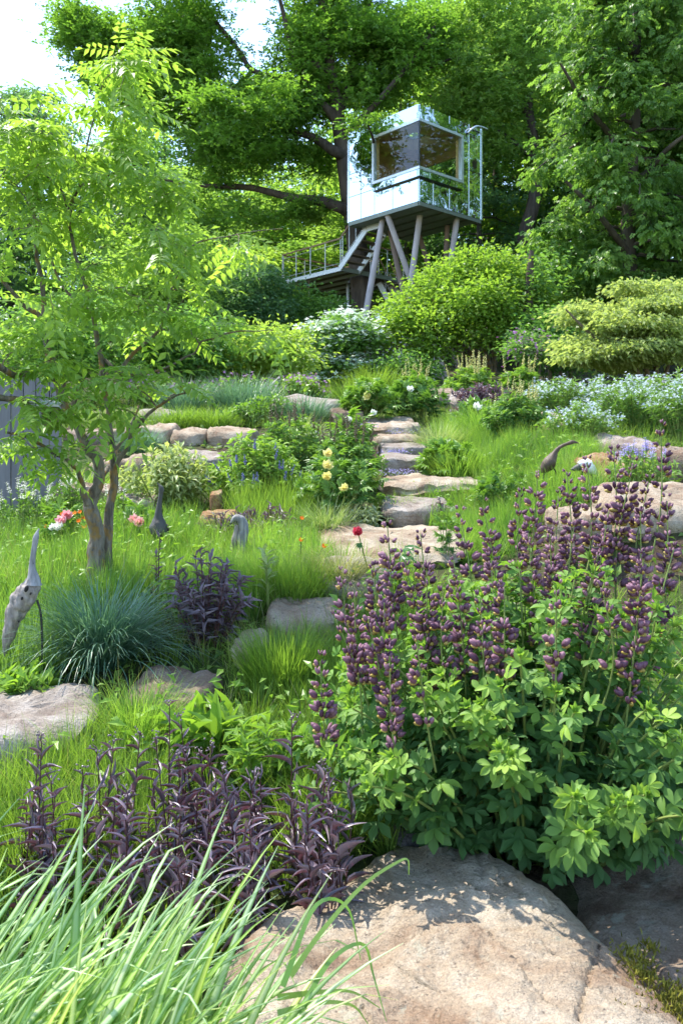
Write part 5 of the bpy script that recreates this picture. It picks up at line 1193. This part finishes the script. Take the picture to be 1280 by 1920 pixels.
# purple leaved small plants
def purple(label, px, d, wpx, H, seed, n=40, k=8, L=.075, dz=0.):
    return perennial('purple_leaved_plant', label, 'plant', px, d, wpx, H, seed, n, k, T_LANCE, L, L * .28, 'leaf_purple_small', t0=.1, stem='stem_dark', flat=.35, pairs=True, droop=.05, dz=dz, hvar=.28)
purple('dark purple leaved plant right of the blue green grass mound', 388, 4.75, 160, .44, 391, 36, 15, .085)
purple('low purple leaved patch by the curled neck sculpture', 430, 6.7, 110, .26, 392, 40, 8)
purple('purple leaved patch in the grass below the blue flowered bush', 495, 7.0, 110, .24, 393, 40, 8)
purple('purple ground cover on the pinkish rock', 905, 13.6, 120, .34, 394, 80, 9, .12, .12)
purple('purple leaved plant behind the pale tuft by the steps', 880, 12.0, 70, .3, 395, 40, 8, .1)
purple('small purple leaved plant beside the lowest block step', 822, 7.35, 40, .22, 396, 16, 7)
purple('thin dark stem with dead seed heads in the meadow', 294, 5.2, 26, .42, 397, 4, 8, .06)
# lilac phlox on the steps
PH = 'lilac flowers on the steps'
for i, (px, py, d, w, lab) in enumerate(((745, 886, 9.2, 70, 'lilac flower cushion at the foot of the thick squared block step'), (750, 849, 9.95, 60, 'lilac flower cushion at the foot of the next squared step'), (683, 800, 11.0, 40, 'lilac flower cushion left of the topmost step'), (740, 811, 11.2, 60, 'sparse lilac flowers under the topmost step'), (725, 1082, 5.65, 40, 'tiny violet flowers at the broad path slab below the red peony'))):
    r = rng_(400 + i); b = P(px, py + 3, d); t = thing('phlox_cushion', lab, 'flowers', b, PH); n = 90 if i != 3 else 30
    q = b + r.normal(size=(n, 3)) * np.array([w / 2 / F * d * .55, .05, .02]) + np.array([0, 0, .03])
    v, f = place(T_STAR, q, r.normal(size=(n, 3)) * np.array([1, 1, .3]), np.array([0, -.7, 1.]) + r.normal(size=(n, 3)) * .4, .014, .014); mb = MB(); mb.add(v, f, tint_rep(r.random(n), len(T_STAR[0]))); tag(mb.build('blossoms', 'petal_lilac', t), kind='stuff')
    q2 = b + r.normal(size=(n, 3)) * np.array([w / 2 / F * d * .6, .05, .012]); v, f = place(T_OVAL, q2, r.normal(size=(n, 3)), np.tile([0, -.3, 1.], (n, 1)), .012, .03); mb = MB(); mb.add(v, f, tint_rep(r.random(n), 5)); tag(mb.build('leaves', 'leaf_ground', t), kind='stuff')
# pink flowers on the upper terrace
for i, (px, d, w, lab) in enumerate(((455, 15.6, 180, 'pink flowered plants behind the big bluish tuft'), (300, 15.4, 160, 'pink flowered plants behind the terrace rock'), (560, 15.8, 120, 'violet flowered plants in front of the yellow green shrub'))):
    t, p, r = perennial('cranesbill', lab, 'plant', px, d, w, .55, 410 + i, 80, 9, T_OVAL, .11, .07, 'leaf_basal')
    k = p[r.random(len(p)) < .6, -1]; k = np.repeat(k, 4, 0) + r.normal(size=(len(k) * 4, 3)) * .06 + np.array([0, 0, .05])
    v, f = place(T_STAR, k, r.normal(size=k.shape), np.array([0, -.6, 1.]) + r.normal(size=k.shape) * .4, .034, .034); mb = MB(); mb.add(v, f, tint_rep(r.random(len(k)), len(T_STAR[0]))); tag(mb.build('blossoms', 'petal_magenta', t), kind='stuff')
# small leafy plants
perennial('silver_leaved_plant', 'small grey green leafy plant at the left of the lowest block step', 'plant', 690, 7.3, 80, .2, 421, 26, 8, T_LANCE, .07, .02, 'leaf_silver', t0=.1)
perennial('leafy_perennial', 'low green leaves at the foot of the leaning driftwood heron', 'plant', 48, 4.05, 90, .14, 422, 26, 6, T_OVAL, .10, .035, 'leaf_basal', t0=.3, flat=.2)
perennial('leafy_perennial', 'light green leafy plant with upright pointed shoots behind the purple leaved clump', 'plant', 505, 3.35, 150, .30, 423, 20, 11, T_LANCE, .085, .024, 'leaf_basal', t0=.2, flat=.3)
perennial('leafy_perennial', 'broad green leaves in front of the flat brown stepping slab', 'plant', 395, 3.6, 130, .16, 424, 16, 5, t_ell(4, .15, .3), .17, .045, 'leaf_basal', t0=.3, flat=.2, spread=(.5, 1.1))
perennial('leafy_perennial', 'pale leaved slender plant in the meadow near the path', 'plant', 505, 5.1, 70, .42, 425, 6, 7, T_OVAL, .09, .03, 'leaf_variegated', t0=.4, flat=.3)
perennial('leafy_perennial', 'green leaves under the bush with faded spires', 'plant', 735, 14.3, 80, .4, 426, 40, 8, T_OVAL, .12, .06, 'leaf_basal')
perennial('leafy_perennial', 'bushy green plants between the upper terrace and the wall', 'plant', 500, 12.6, 140, .42, 427, 70, 9, T_OVAL, .1, .05, 'leaf_basal')
# ------------------------------------------------------------------ foreground plants
def nearest_split(pos, n=300, extra=0.0):
    """the n that show largest: nearest to the camera"""
    d = np.linalg.norm(pos - np.array([0, 0, EYE]), axis=1) - extra
    o = np.argsort(d); return o[:n], o[n:]

def plum_indigo():
    rng = rng_(501); D = 3.17; b = np.array([(1000 - CX) / F * D, D, 0.0]); b[2] = float(ground(b[0], b[1]))
    t = thing('plum_indigo_bush', 'large bush with plum purple flower spires and fresh green leaves over the tan boulder', 'bush', b)
    n = 175; paths, rho = dome(rng, n, b, .96, .78, 1.0, base=.32, flat=.63, m=9, hx=.10)
    low = np.argsort(paths[:, -1, 1])[:40]                       # front skirt hangs lower
    rad = np.linspace(.0075, .0032, 9)[None].repeat(n, 0)
    for i in range(n):
        mb = MB(); mb.add(*tubes(paths[i], rad[i], 5), tint=np.repeat(np.linspace(0, 1, 9), 5)); mb.build('stem', 'stem_green', t, True)
    p, fw, up, u = stem_leaves(rng, paths, 17, .12, (.75, 1.3), .30)
    # short side shoots carry more leaves
    k = rng.integers(0, len(p), 1900); q = p[k] + fw[k] * .05; p2 = q; f2 = nrm(fw[k] + rng.normal(size=(1900, 3)) * .6); u2 = np.clip(u[k] + .1, 0, 1)
    p, fw, up, u = np.concatenate([p, p2]), np.concatenate([fw, f2]), np.concatenate([up, up[k]]), np.concatenate([u, u2])
    L = rng.uniform(.042, .075, len(p)) * (1.08 - .42 * u ** 3)
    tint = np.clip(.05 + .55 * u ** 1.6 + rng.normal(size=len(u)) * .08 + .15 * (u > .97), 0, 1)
    near, rest = nearest_split(p)
    T = t_tri(5)
    for lo, hi, tv in ((0, .3, .16), (.3, .55, .42), (.55, 1.01, .72)):
        s = near[(tint[near] >= lo) & (tint[near] < hi)]
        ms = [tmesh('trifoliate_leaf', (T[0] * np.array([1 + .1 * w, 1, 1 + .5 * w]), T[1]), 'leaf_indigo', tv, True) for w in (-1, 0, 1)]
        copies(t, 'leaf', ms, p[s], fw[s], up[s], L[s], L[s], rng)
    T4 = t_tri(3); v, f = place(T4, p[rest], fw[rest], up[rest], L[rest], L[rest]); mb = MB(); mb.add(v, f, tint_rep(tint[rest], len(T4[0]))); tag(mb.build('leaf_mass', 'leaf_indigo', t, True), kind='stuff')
    # young leaf tips: tight upright rosettes
    tips = paths[:, -1]; tg = nrm(paths[:, -1] - paths[:, -2]); T5 = t_join([(t_ell(3, .2, -.1), (.36, 1, 1), a, .95, (0, 0, 0)) for a in (0, 1.3, 2.5, 3.8, 5.1)])
    ref = nrm(np.cross(tg, [.3, .9, .1])); v, f = place(T5, tips, ref, tg, .042, .042); mb = MB(); mb.add(v, f, tint_rep(rng.uniform(.6, .92, n), len(T5[0]))); tag(mb.build('young_leaves', 'leaf_indigo', t, True), kind='stuff')
    # flower spires
    sp = [(1238, 800, 3.55), (1186, 872, 3.4), (1150, 846, 3.5), (1100, 866, 3.6), (1008, 885, 3.65), (1046, 930, 3.5), (975, 925, 3.7), (905, 948, 3.6), (862, 962, 3.55), (788, 1000, 3.4), (726, 986, 3.4), (758, 1050, 3.3), (640, 1085, 3.3), (690, 1160, 3.1),
          (920, 1050, 3.2), (800, 1075, 3.2), (990, 1000, 3.4), (1075, 985, 3.4), (1140, 960, 3.4), (1200, 960, 3.3), (1250, 940, 3.4), (1262, 1030, 3.1), (1205, 1050, 2.95), (1120, 1040, 3.2), (1042, 1106, 2.85), (945, 1100, 3.05), (900, 1120, 3.0), (720, 1130, 3.1), (780, 1190, 2.9), (628, 1160, 3.15), (730, 1230, 2.95), (600, 1240, 3.1), (830, 1110, 3.1), (1215, 905, 3.5), (1062, 890, 3.7)]
    sp += [(664, 1110, 3.2), (1130, 1110, 3.0), (700, 1060, 3.3), (1030, 1000, 3.3), (850, 1050, 3.2)]
    sp = [(x_, y_, d_ - (.20 if y_ > 1030 else .08)) for x_, y_, d_ in sp]; cells = []
    for i, (px, py, d) in enumerate(sp):
        top = P(px, py, d); low = 1.0 if py < 1090 else .62; ln = rng.uniform(.40, .52) * low
        foot = top + np.array([(b[0] - top[0]) * .12 + rng.normal() * .02, (b[1] - top[1]) * .15, -ln - .18]); mid = (top + foot) / 2 + rng.normal(size=3) * .022
        path = spline([foot, mid, top], 12); s = MB(); s.add(*tubes(path, np.linspace(.0042, .0022, 12), 5)); so = s.build('flower_spike', 'stem_green', t, True)
        nw = int(ln / .027); u = 1 - np.linspace(0, ln / (ln + .18), nw)
        for j in range(nw):
            q, tg = along(path[None], np.array([[u[j]]])); q = q[0, 0]; tg = tg[0, 0]
            for m_ in range(3 if j > 3 else 2):
                if rng.random() < (.14 if i % 4 else .14 + .6 * j / nw): continue
                a = j * 1.2 + m_ * 2.1 + rng.normal() * .5; q = q + tg * rng.normal() * .007; o = np.array([math.cos(a), math.sin(a), .35 + (.7 if j < 3 else 0)])
                sz = (.0245 if j > 5 else .012 + .0022 * j) * rng.uniform(.8, 1.2)
                cells.append((i, q + nrm(o) * .016, nrm(o), sz, j < 3))
    pos = np.array([c[1] for c in cells]); fw = np.array([c[2] for c in cells]); sz = np.array([c[3] for c in cells])
    own = np.array([c[0] for c in cells])
    T_B6 = t_ball(5, 4)
    pod = T_B6[0] * np.array([.62, 1.7, .85]); pod = pod * (1 - .35 * np.clip(pod[:, 1:2], 0, 1) * np.array([1, 0, 1]))      # pointed lobe
    def turned(v, a, b):
        w = np.stack([v[:, 0], v[:, 1] * math.cos(b) - v[:, 2] * math.sin(b), v[:, 1] * math.sin(b) + v[:, 2] * math.cos(b)], -1)
        return np.stack([w[:, 0] * math.cos(a) - w[:, 1] * math.sin(a), w[:, 0] * math.sin(a) + w[:, 1] * math.cos(a), w[:, 2]], -1)
    LOBES = [(turned(pod, -.28 * s_, .35) + np.array([.34 * s_, .80, .30]), T_B6[1], 0) for s_ in (-1, 1)] + [(turned(T_B6[0] * np.array([.5, 1.25, .55]), 0, -.1) + np.array([0, .62, -.20]), T_B6[1], 1)]
    FM = ['petal_plum', 'petal_keel', 'stem_green']
    def floret(name, parent, sel):
        mb = MB(); upv = np.tile([0, 0, 1.], (len(sel), 1)) + rng.normal(size=(len(sel), 3)) * .25; ti = np.clip(rng.normal(size=len(sel)) * .28 + .42, 0, 1)
        for v0, f0, m0 in LOBES:
            v, f = place((v0, f0), pos[sel], fw[sel], upv, sz[sel], sz[sel]); mb.add(v, f, tint_rep(ti if m0 == 0 else rng.random(len(sel)), len(v0)), m0)
        return tag(mb.build(name, FM, parent, True), kind='stuff')
    near, rest = nearest_split(pos)
    spk = [o for o in t.children if o.name.startswith('flower_spike')]
    mes = []
    for tv in (.15, .4, .75):
        mb = MB()
        for v0, f0, m0 in LOBES: mb.add(v0, f0, tv, m0)
        o = mb.build('floret', FM, None, True, off=np.zeros(3)); mes.append(o.data); bpy.data.objects.remove(o)
    for i, so in enumerate(spk):
        s = near[own[near] == i]
        if len(s): copies(so, 'floret', mes, pos[s], fw[s], np.tile([0, 0, 1.], (len(s), 1)) + rng.normal(size=(len(s), 3)) * .2, sz[s], sz[s], rng)
        s = rest[own[rest] == i]
        if len(s): floret('floret_mass', so, s)
plum_indigo()

def purple_clump():
    rng = rng_(511); D = 2.78; b = G(345, D); t = thing('purple_penstemon', 'wide clump of glossy dark purple lance leaves between the green grasses', 'plant', b)
    n = 80; rx, ry = .56, .28
    a = rng.random(n) * 6.283; r = np.sqrt(rng.random(n)); x = b[0] + rx * r * np.cos(a); y = b[1] + ry * r * np.sin(a)
    z = ground(x, y); H = rng.uniform(.30, .46, n); H[rng.random(n) < .16] *= 1.22
    base = np.c_[x, y, z - .02]; tip = np.c_[x + rng.normal(size=n) * .04, y + rng.normal(size=n) * .04, z + H]
    tt = np.linspace(0, 1, 8)[None, :, None]; midp = (base + tip) / 2 + rng.normal(size=(n, 3)) * .012
    paths = (1 - tt) ** 2 * base[:, None] + 2 * tt * (1 - tt) * midp[:, None] + tt ** 2 * tip[:, None]
    for i in range(n):
        mb = MB(); mb.add(*tubes(paths[i], np.linspace(.0034, .0018, 8), 4)); mb.build('stem', 'stem_dark', t, True)
    p, fw, up, u = stem_leaves(rng, paths, 18, .10, (.45, 1.25), .0, pairs=True); fw = nrm(fw + rng.normal(size=fw.shape) * .22); up = up + rng.normal(size=up.shape) * .45
    L = rng.uniform(.05, .105, len(p)) * (1.1 - .6 * u ** 4); W = L * rng.uniform(.10, .145, len(p))
    near, rest = nearest_split(p, 300)
    tpl = [t_ell(6, z_, c, .8) for z_, c in ((.12, .1), (.2, .3), (.3, .5), (.1, .7), (.25, -.1), (.15, .4))]
    copies(t, 'leaf', [tmesh('lance_leaf', q, 'leaf_purple', .25 + .12 * i_, True) for i_, q in enumerate(tpl)], p[near], fw[near], up[near], W[near], L[near], rng)
    mb = MB()
    for k in range(3):
        s = rest[k::3]; v, f = place((t_ell(4, .18, (.1, .35, .6)[k], .8)), p[s], fw[s], up[s], W[s], L[s]); mb.add(v, f, tint_rep(rng.uniform(.2, 1, len(s)), 15))
    tag(mb.build('leaf_mass', 'leaf_purple', t, True), kind='stuff')
    # small bud heads on the tallest stems
    mb = MB(); tall = np.argsort(-tip[:, 2])[:22]; c = np.repeat(tip[tall], 9, 0) + rng.normal(size=(22 * 9, 3)) * np.array([.012, .012, .014]) + np.array([0, 0, .01])
    v, f = place(T_BALL, c, rng.normal(size=c.shape), rng.normal(size=c.shape), .006, .009); mb.add(v, f, tint_rep(rng.uniform(.6, 1, len(c)), len(T_BALL[0]))); tag(mb.build('bud_heads', 'leaf_purple_small', t), kind='stuff')
purple_clump()

def striped_grass():
    rng = rng_(521); b = G(250, 1.62); t = thing('striped_grass', 'clump of broad arching green and white striped grass blades in front of the purple clump', 'grass tuft', b)
    n = 660; x = rng.uniform(-1.25, -.36, n); y = rng.uniform(1.45, 2.0, n); x = x - .25 * (y - 1.45)
    base = np.c_[x, y, ground(x, y) - .05]
    L = rng.uniform(.62, 1.02, n); az = rng.normal(size=n) * .5 + .05 + np.where(rng.random(n) < .16, rng.normal(size=n) * 1.6, 0)
    lean = rng.normal(size=n) * .16 + .36; droop = rng.uniform(.2, 1.2, n); arch = rng.random(n) < .30; droop[arch] = rng.uniform(1.6, 2.9, arch.sum())
    w = rng.uniform(.018, .036, n)
    seg = 10; tt = np.linspace(0, 1, seg + 1)
    def blade(i):
        ang = lean[i] + droop[i] * tt ** (4.0 if arch[i] else 2.2); am = (ang[1:] + ang[:-1]) / 2; st = L[i] / seg
        h = np.r_[0, np.cumsum(np.sin(am) * st)]; z = np.r_[0, np.cumsum(np.cos(am) * st)]
        c = np.c_[h * math.cos(az[i]), h * math.sin(az[i]), z]; ro = rng.uniform(-.9, .7)
        sd_ = np.array([math.cos(ro), math.sin(ro), 0]); ww = w[i] * .5 * np.clip(1 - tt ** 3, .04, 1)
        nn = nrm(np.cross(np.gradient(c, axis=0), sd_))
        v = np.stack([c - sd_ * ww[:, None], c - sd_ * ww[:, None] * .35 - nn * ww[:, None] * .25, c + sd_ * ww[:, None] * .35 - nn * ww[:, None] * .25, c + sd_ * ww[:, None]], 1).reshape(-1, 3)
        k = np.arange(seg)[:, None] * 4 + np.arange(3)[None]; f = np.stack([k, k + 1, k + 5, k + 4], -1).reshape(-1, 4)
        s = rng.uniform(.6, 1.0); return v, f, np.tile([.15, .9 * s, .9 * s, .15], seg + 1)
    o = np.argsort(y); off = origin(t)
    mb = MB()
    for k, i in enumerate(o):
        v, f, ti = blade(i)
        if k < 300:
            m1 = MB(); m1.add(v, f, ti); q = m1.build('blade', 'grass_striped', t, True, off=np.zeros(3)); q.location = base[i] - off
        else: mb.add(v + base[i], f, ti)
    tag(mb.build('blade_mass', 'grass_striped', t, True), kind='stuff')
    # wiry runner blades falling over the boulder
    t2 = thing('runner_grass', 'few thin arching blades bending over the left edge of the tan boulder', 'grass tuft', G(560, 1.9))
    for px, py, d, q in ((545, 1830, 1.95, [(600, 1750, 2.0), (680, 1660, 2.1), (742, 1618, 2.15), (764, 1612, 2.15), (766, 1640, 2.15)]), (560, 1900, 1.9, [(620, 1800, 2.0), (680, 1770, 2.1), (700, 1830, 2.1), (724, 1915, 2.05)]), (520, 1870, 1.9, [(600, 1860, 2.), (660, 1860, 2.05), (712, 1890, 2.05)]), (530, 1850, 1.9, [(590, 1700, 2.0), (650, 1700, 2.1), (676, 1800, 2.1)]), (520, 1900, 1.85, [(600, 1880, 1.95), (660, 1885, 2.0), (690, 1920, 2.)])):
        pts = spline(np.array([P(px, py, d)] + [P(*e) for e in q]), 18); w_ = np.linspace(.007, .001, 18)
        sd_ = nrm(np.cross(np.gradient(pts, axis=0), [0, -1, .6])); v = np.stack([pts - sd_ * w_[:, None], pts + sd_ * w_[:, None]], 1).reshape(-1, 3); k = np.arange(17) * 2
        mb = MB(); mb.add(v, np.stack([k, k + 1, k + 3, k + 2], -1), .3); mb.build('blade', 'grass_striped', t2, True)
striped_grass()
# ------------------------------------------------------------------ driftwood birds, fence, bird box
def body(pts, n, sides, seed, amp, squash=1.0):
    """lumpy body along a line: rows px, py, d, radius"""
    p, r = limb(pts, n); v, f = tubes(p, r, sides); c = np.repeat(p, sides, 0)
    k = fbm(v * 28 + seed, 3) + .8 * fbm(v * np.array([70, 70, 18]) + seed, 2); v = c + (v - c) * (1 + amp * k[:, None]); return v, f
def hole(t, px, py, d, r):
    q = P(px, py, d); v, f = place(t_ball(8, 5), q[None], np.array([[.3, 0, 1.]]), np.array([[0, -1, 0.]]), r, r * 1.7, r * .8); mb = MB(); mb.add(v, f); mb.build('knot_hole', 'hole_shade', t, True)  # solid black lump, its colour painting the shade of a hollow
def leg(t, pts, r=.006, name='leg'):
    q = spline(np.array([P(*e) for e in pts]), 8); mb = MB(); mb.add(*tubes(q, np.full(8, r), 6)); mb.build(name, 'iron', t, True)

D = 4.25; t = thing('driftwood_heron', 'leaning grey driftwood heron with its neck stretched up beside the blue green mound', 'sculpture', G(14, D))
mb = MB(); mb.add(*body([(8, 1232, D, .004), (14, 1206, D, .022), (22, 1172, D, .036), (34, 1140, D, .050), (48, 1116, D, .056), (59, 1100, D, .046), (62, 1086, D, .030)], 70, 26, 3, .17)); mb.build('body', 'wood_drift_warm', t, True)
mb = MB(); mb.add(*body([(62, 1096, D, .046), (63, 1084, D, .032), (61, 1066, D, .018), (62, 1046, D, .0145), (65, 1026, D, .0135), (67, 1012, D, .0155), (69, 1004, D, .0135), (71, 997, D, .007), (74, 991, D, .002)], 40, 14, 8, .06)); mb.build('neck', 'wood_drift', t, True)
hole(t, 50, 1104, D - .060, .022); hole(t, 58, 1113, D - .058, .010); hole(t, 42, 1122, D - .058, .012); hole(t, 63, 1056, D - .014, .004); hole(t, 36, 1165, D - .045, .008)
leg(t, [(70, 1125, D, ), (78, 1160, D), (80, 1260, D)])

D = 6.3; t = thing('dark_heron', 'dark heron sculpture with its beak raised on thin legs in the meadow', 'sculpture', G(298, D))
mb = MB(); mb.add(*body([(300, 1013, D, .012), (298, 1006, D, .048), (297, 994, D, .068), (297, 982, D, .060), (297, 970, D, .036), (298, 956, D, .024), (300, 940, D, .018), (302, 926, D, .0155), (303, 919, D, .0195), (302, 914, D, .017), (299, 910, D, .009), (295, 905, D, .003)], 50, 16, 5, .10)); mb.build('body', 'wood_drift_dark', t, True)
mb = MB(); mb.add(*body([(306, 984, D + .04, .02), (310, 992, D + .05, .042), (312, 1002, D + .05, .012)], 14, 12, 6, .1)); mb.build('wing', 'wood_drift_brown', t, True)
leg(t, [(289, 1004, D), (290, 1016, D), (293, 1030, D), (294, 1080, D)]); leg(t, [(304, 1006, D), (304, 1022, D), (303, 1040, D), (303, 1080, D)])

D = 6.1; t = thing('curled_neck_sculpture', 'driftwood bird neck curled over like a hook, rising from the meadow grass', 'sculpture', G(448, D))
mb = MB(); mb.add(*body([(446, 1075, D, .03), (450, 1040, D, .038), (454, 1012, D, .042), (457, 994, D, .038), (455, 980, D, .035), (449, 973, D, .033), (442, 972, D, .028), (437, 976, D, .018), (432, 981, D, .004)], 40, 14, 12, .12)); mb.build('body', 'wood_drift', t, True)
mb = MB(); mb.add(*body([(436, 1060, D - .01, .02), (438, 1025, D - .01, .024), (442, 1000, D - .01, .02), (444, 984, D, .014)], 16, 10, 13, .15)); mb.build('side_branch', 'wood_drift_warm', t, True)
hole(t, 444, 979, D - .03, .008)

D = 7.3; t = thing('brown_heron', 'brown heron sculpture with a curved neck pointing right in the bright grass', 'sculpture', G(1030, D))
mb = MB(); mb.add(*body([(1014, 886, D, .008), (1019, 881, D, .040), (1026, 872, D, .060), (1032, 863, D, .054), (1037, 854, D, .034), (1041, 847, D, .022), (1048, 839, D, .0165), (1057, 834, D, .014), (1066, 831, D, .016), (1072, 829, D, .019), (1077, 829, D, .012), (1084, 831, D, .003)], 52, 16, 21, .10)); mb.build('body', 'wood_drift_brown', t, True)
leg(t, [(1020, 884, D), (1018, 896, D), (1016, 945, D)]); leg(t, [(1037, 878, D), (1042, 890, D), (1048, 945, D)])

D = 6.9; t = thing('white_bird_sculpture', 'small bleached white bird sculpture with a dark beak beside the brown heron', 'sculpture', G(1098, D))
mb = MB(); mb.add(*body([(1118, 889, D, .006), (1112, 884, D, .034), (1104, 878, D, .056), (1097, 872, D, .050), (1091, 871, D, .040), (1086, 874, D, .032)], 34, 14, 31, .14)); mb.build('body', 'wood_bleached', t, True)
mb = MB(); mb.add(*body([(1092, 872, D, .030), (1084, 876, D, .030), (1076, 879, D, .020), (1069, 880, D, .004)], 18, 12, 32, .08)); mb.build('beak', 'wood_drift_dark', t, True)
leg(t, [(1091, 884, D), (1090, 900, D), (1090, 940, D)]); leg(t, [(1108, 884, D), (1109, 900, D), (1109, 940, D)])

# grey plank fence on the left
D = 8.7; t = thing('plank_fence', 'weathered grey fence of upright planks behind the white flowered plants', 'fence', G(40, D)); rng = rng_(91)
x = (-150 - CX) / F * D
while x < (104 - CX) / F * D:
    w = rng.uniform(.125, .15); zt = EYE + (HY - 702) / F * D + rng.normal() * .03; y = D + rng.normal() * .006; z0 = float(ground(x, D)) - .1
    me = obox((x, y, z0), (w - .008, 0, 0), (0, .028, 0), (0, 0, zt - z0)); mb = MB(); mb.add(*me); o = mb.build('plank', 'wood_fence', t); x += w
    bv = o.modifiers.new('bevel', 'BEVEL'); bv.width = .004; bv.segments = 1
for zz in (1.35, 2.05):
    mb = MB(); mb.add(*obox(((-150 - CX) / F * D, D + .04, zz), ((104 + 150) / F * D - .02, 0, 0), (0, .05, 0), (0, 0, .09))); mb.build('rail', 'wood_fence', t)

# bird box hanging in the tree
D = 5.0; t = thing('bird_box', 'pale wooden bird box with a round hole hanging in the multi stemmed tree', 'bird box', P(97, 800, D)); c = P(97, 800, D)
mb = MB(); mb.add(*obox(c + np.array([-.045, -.04, 0]), (.09, .02, 0), (-.018, .08, 0), (0, 0, .115))); mb.build('box', 'birdhouse_wood', t)
mb = MB(); mb.add(*obox(c + np.array([-.062, -.075, .118]), (.125, .027, 0), (-.025, .13, .03), (0, 0, .014))); mb.build('roof', 'wood_bleached', t)
v, f = place(t_ball(10, 6), np.array([c + np.array([.006, -.031, .07])]), np.array([[1., .2, 0]]), np.array([[.2, -1, 0]]), .034, .034, .012); mb = MB(); mb.add(v, f); mb.build('entrance', 'hole_shade', t, True)  # flat black lump paints the dark of the opening; the box is solid
leg(t, [(97, 764, D), (97, 745, D + .05), (98, 728, D + .2)], .003, 'hanger')
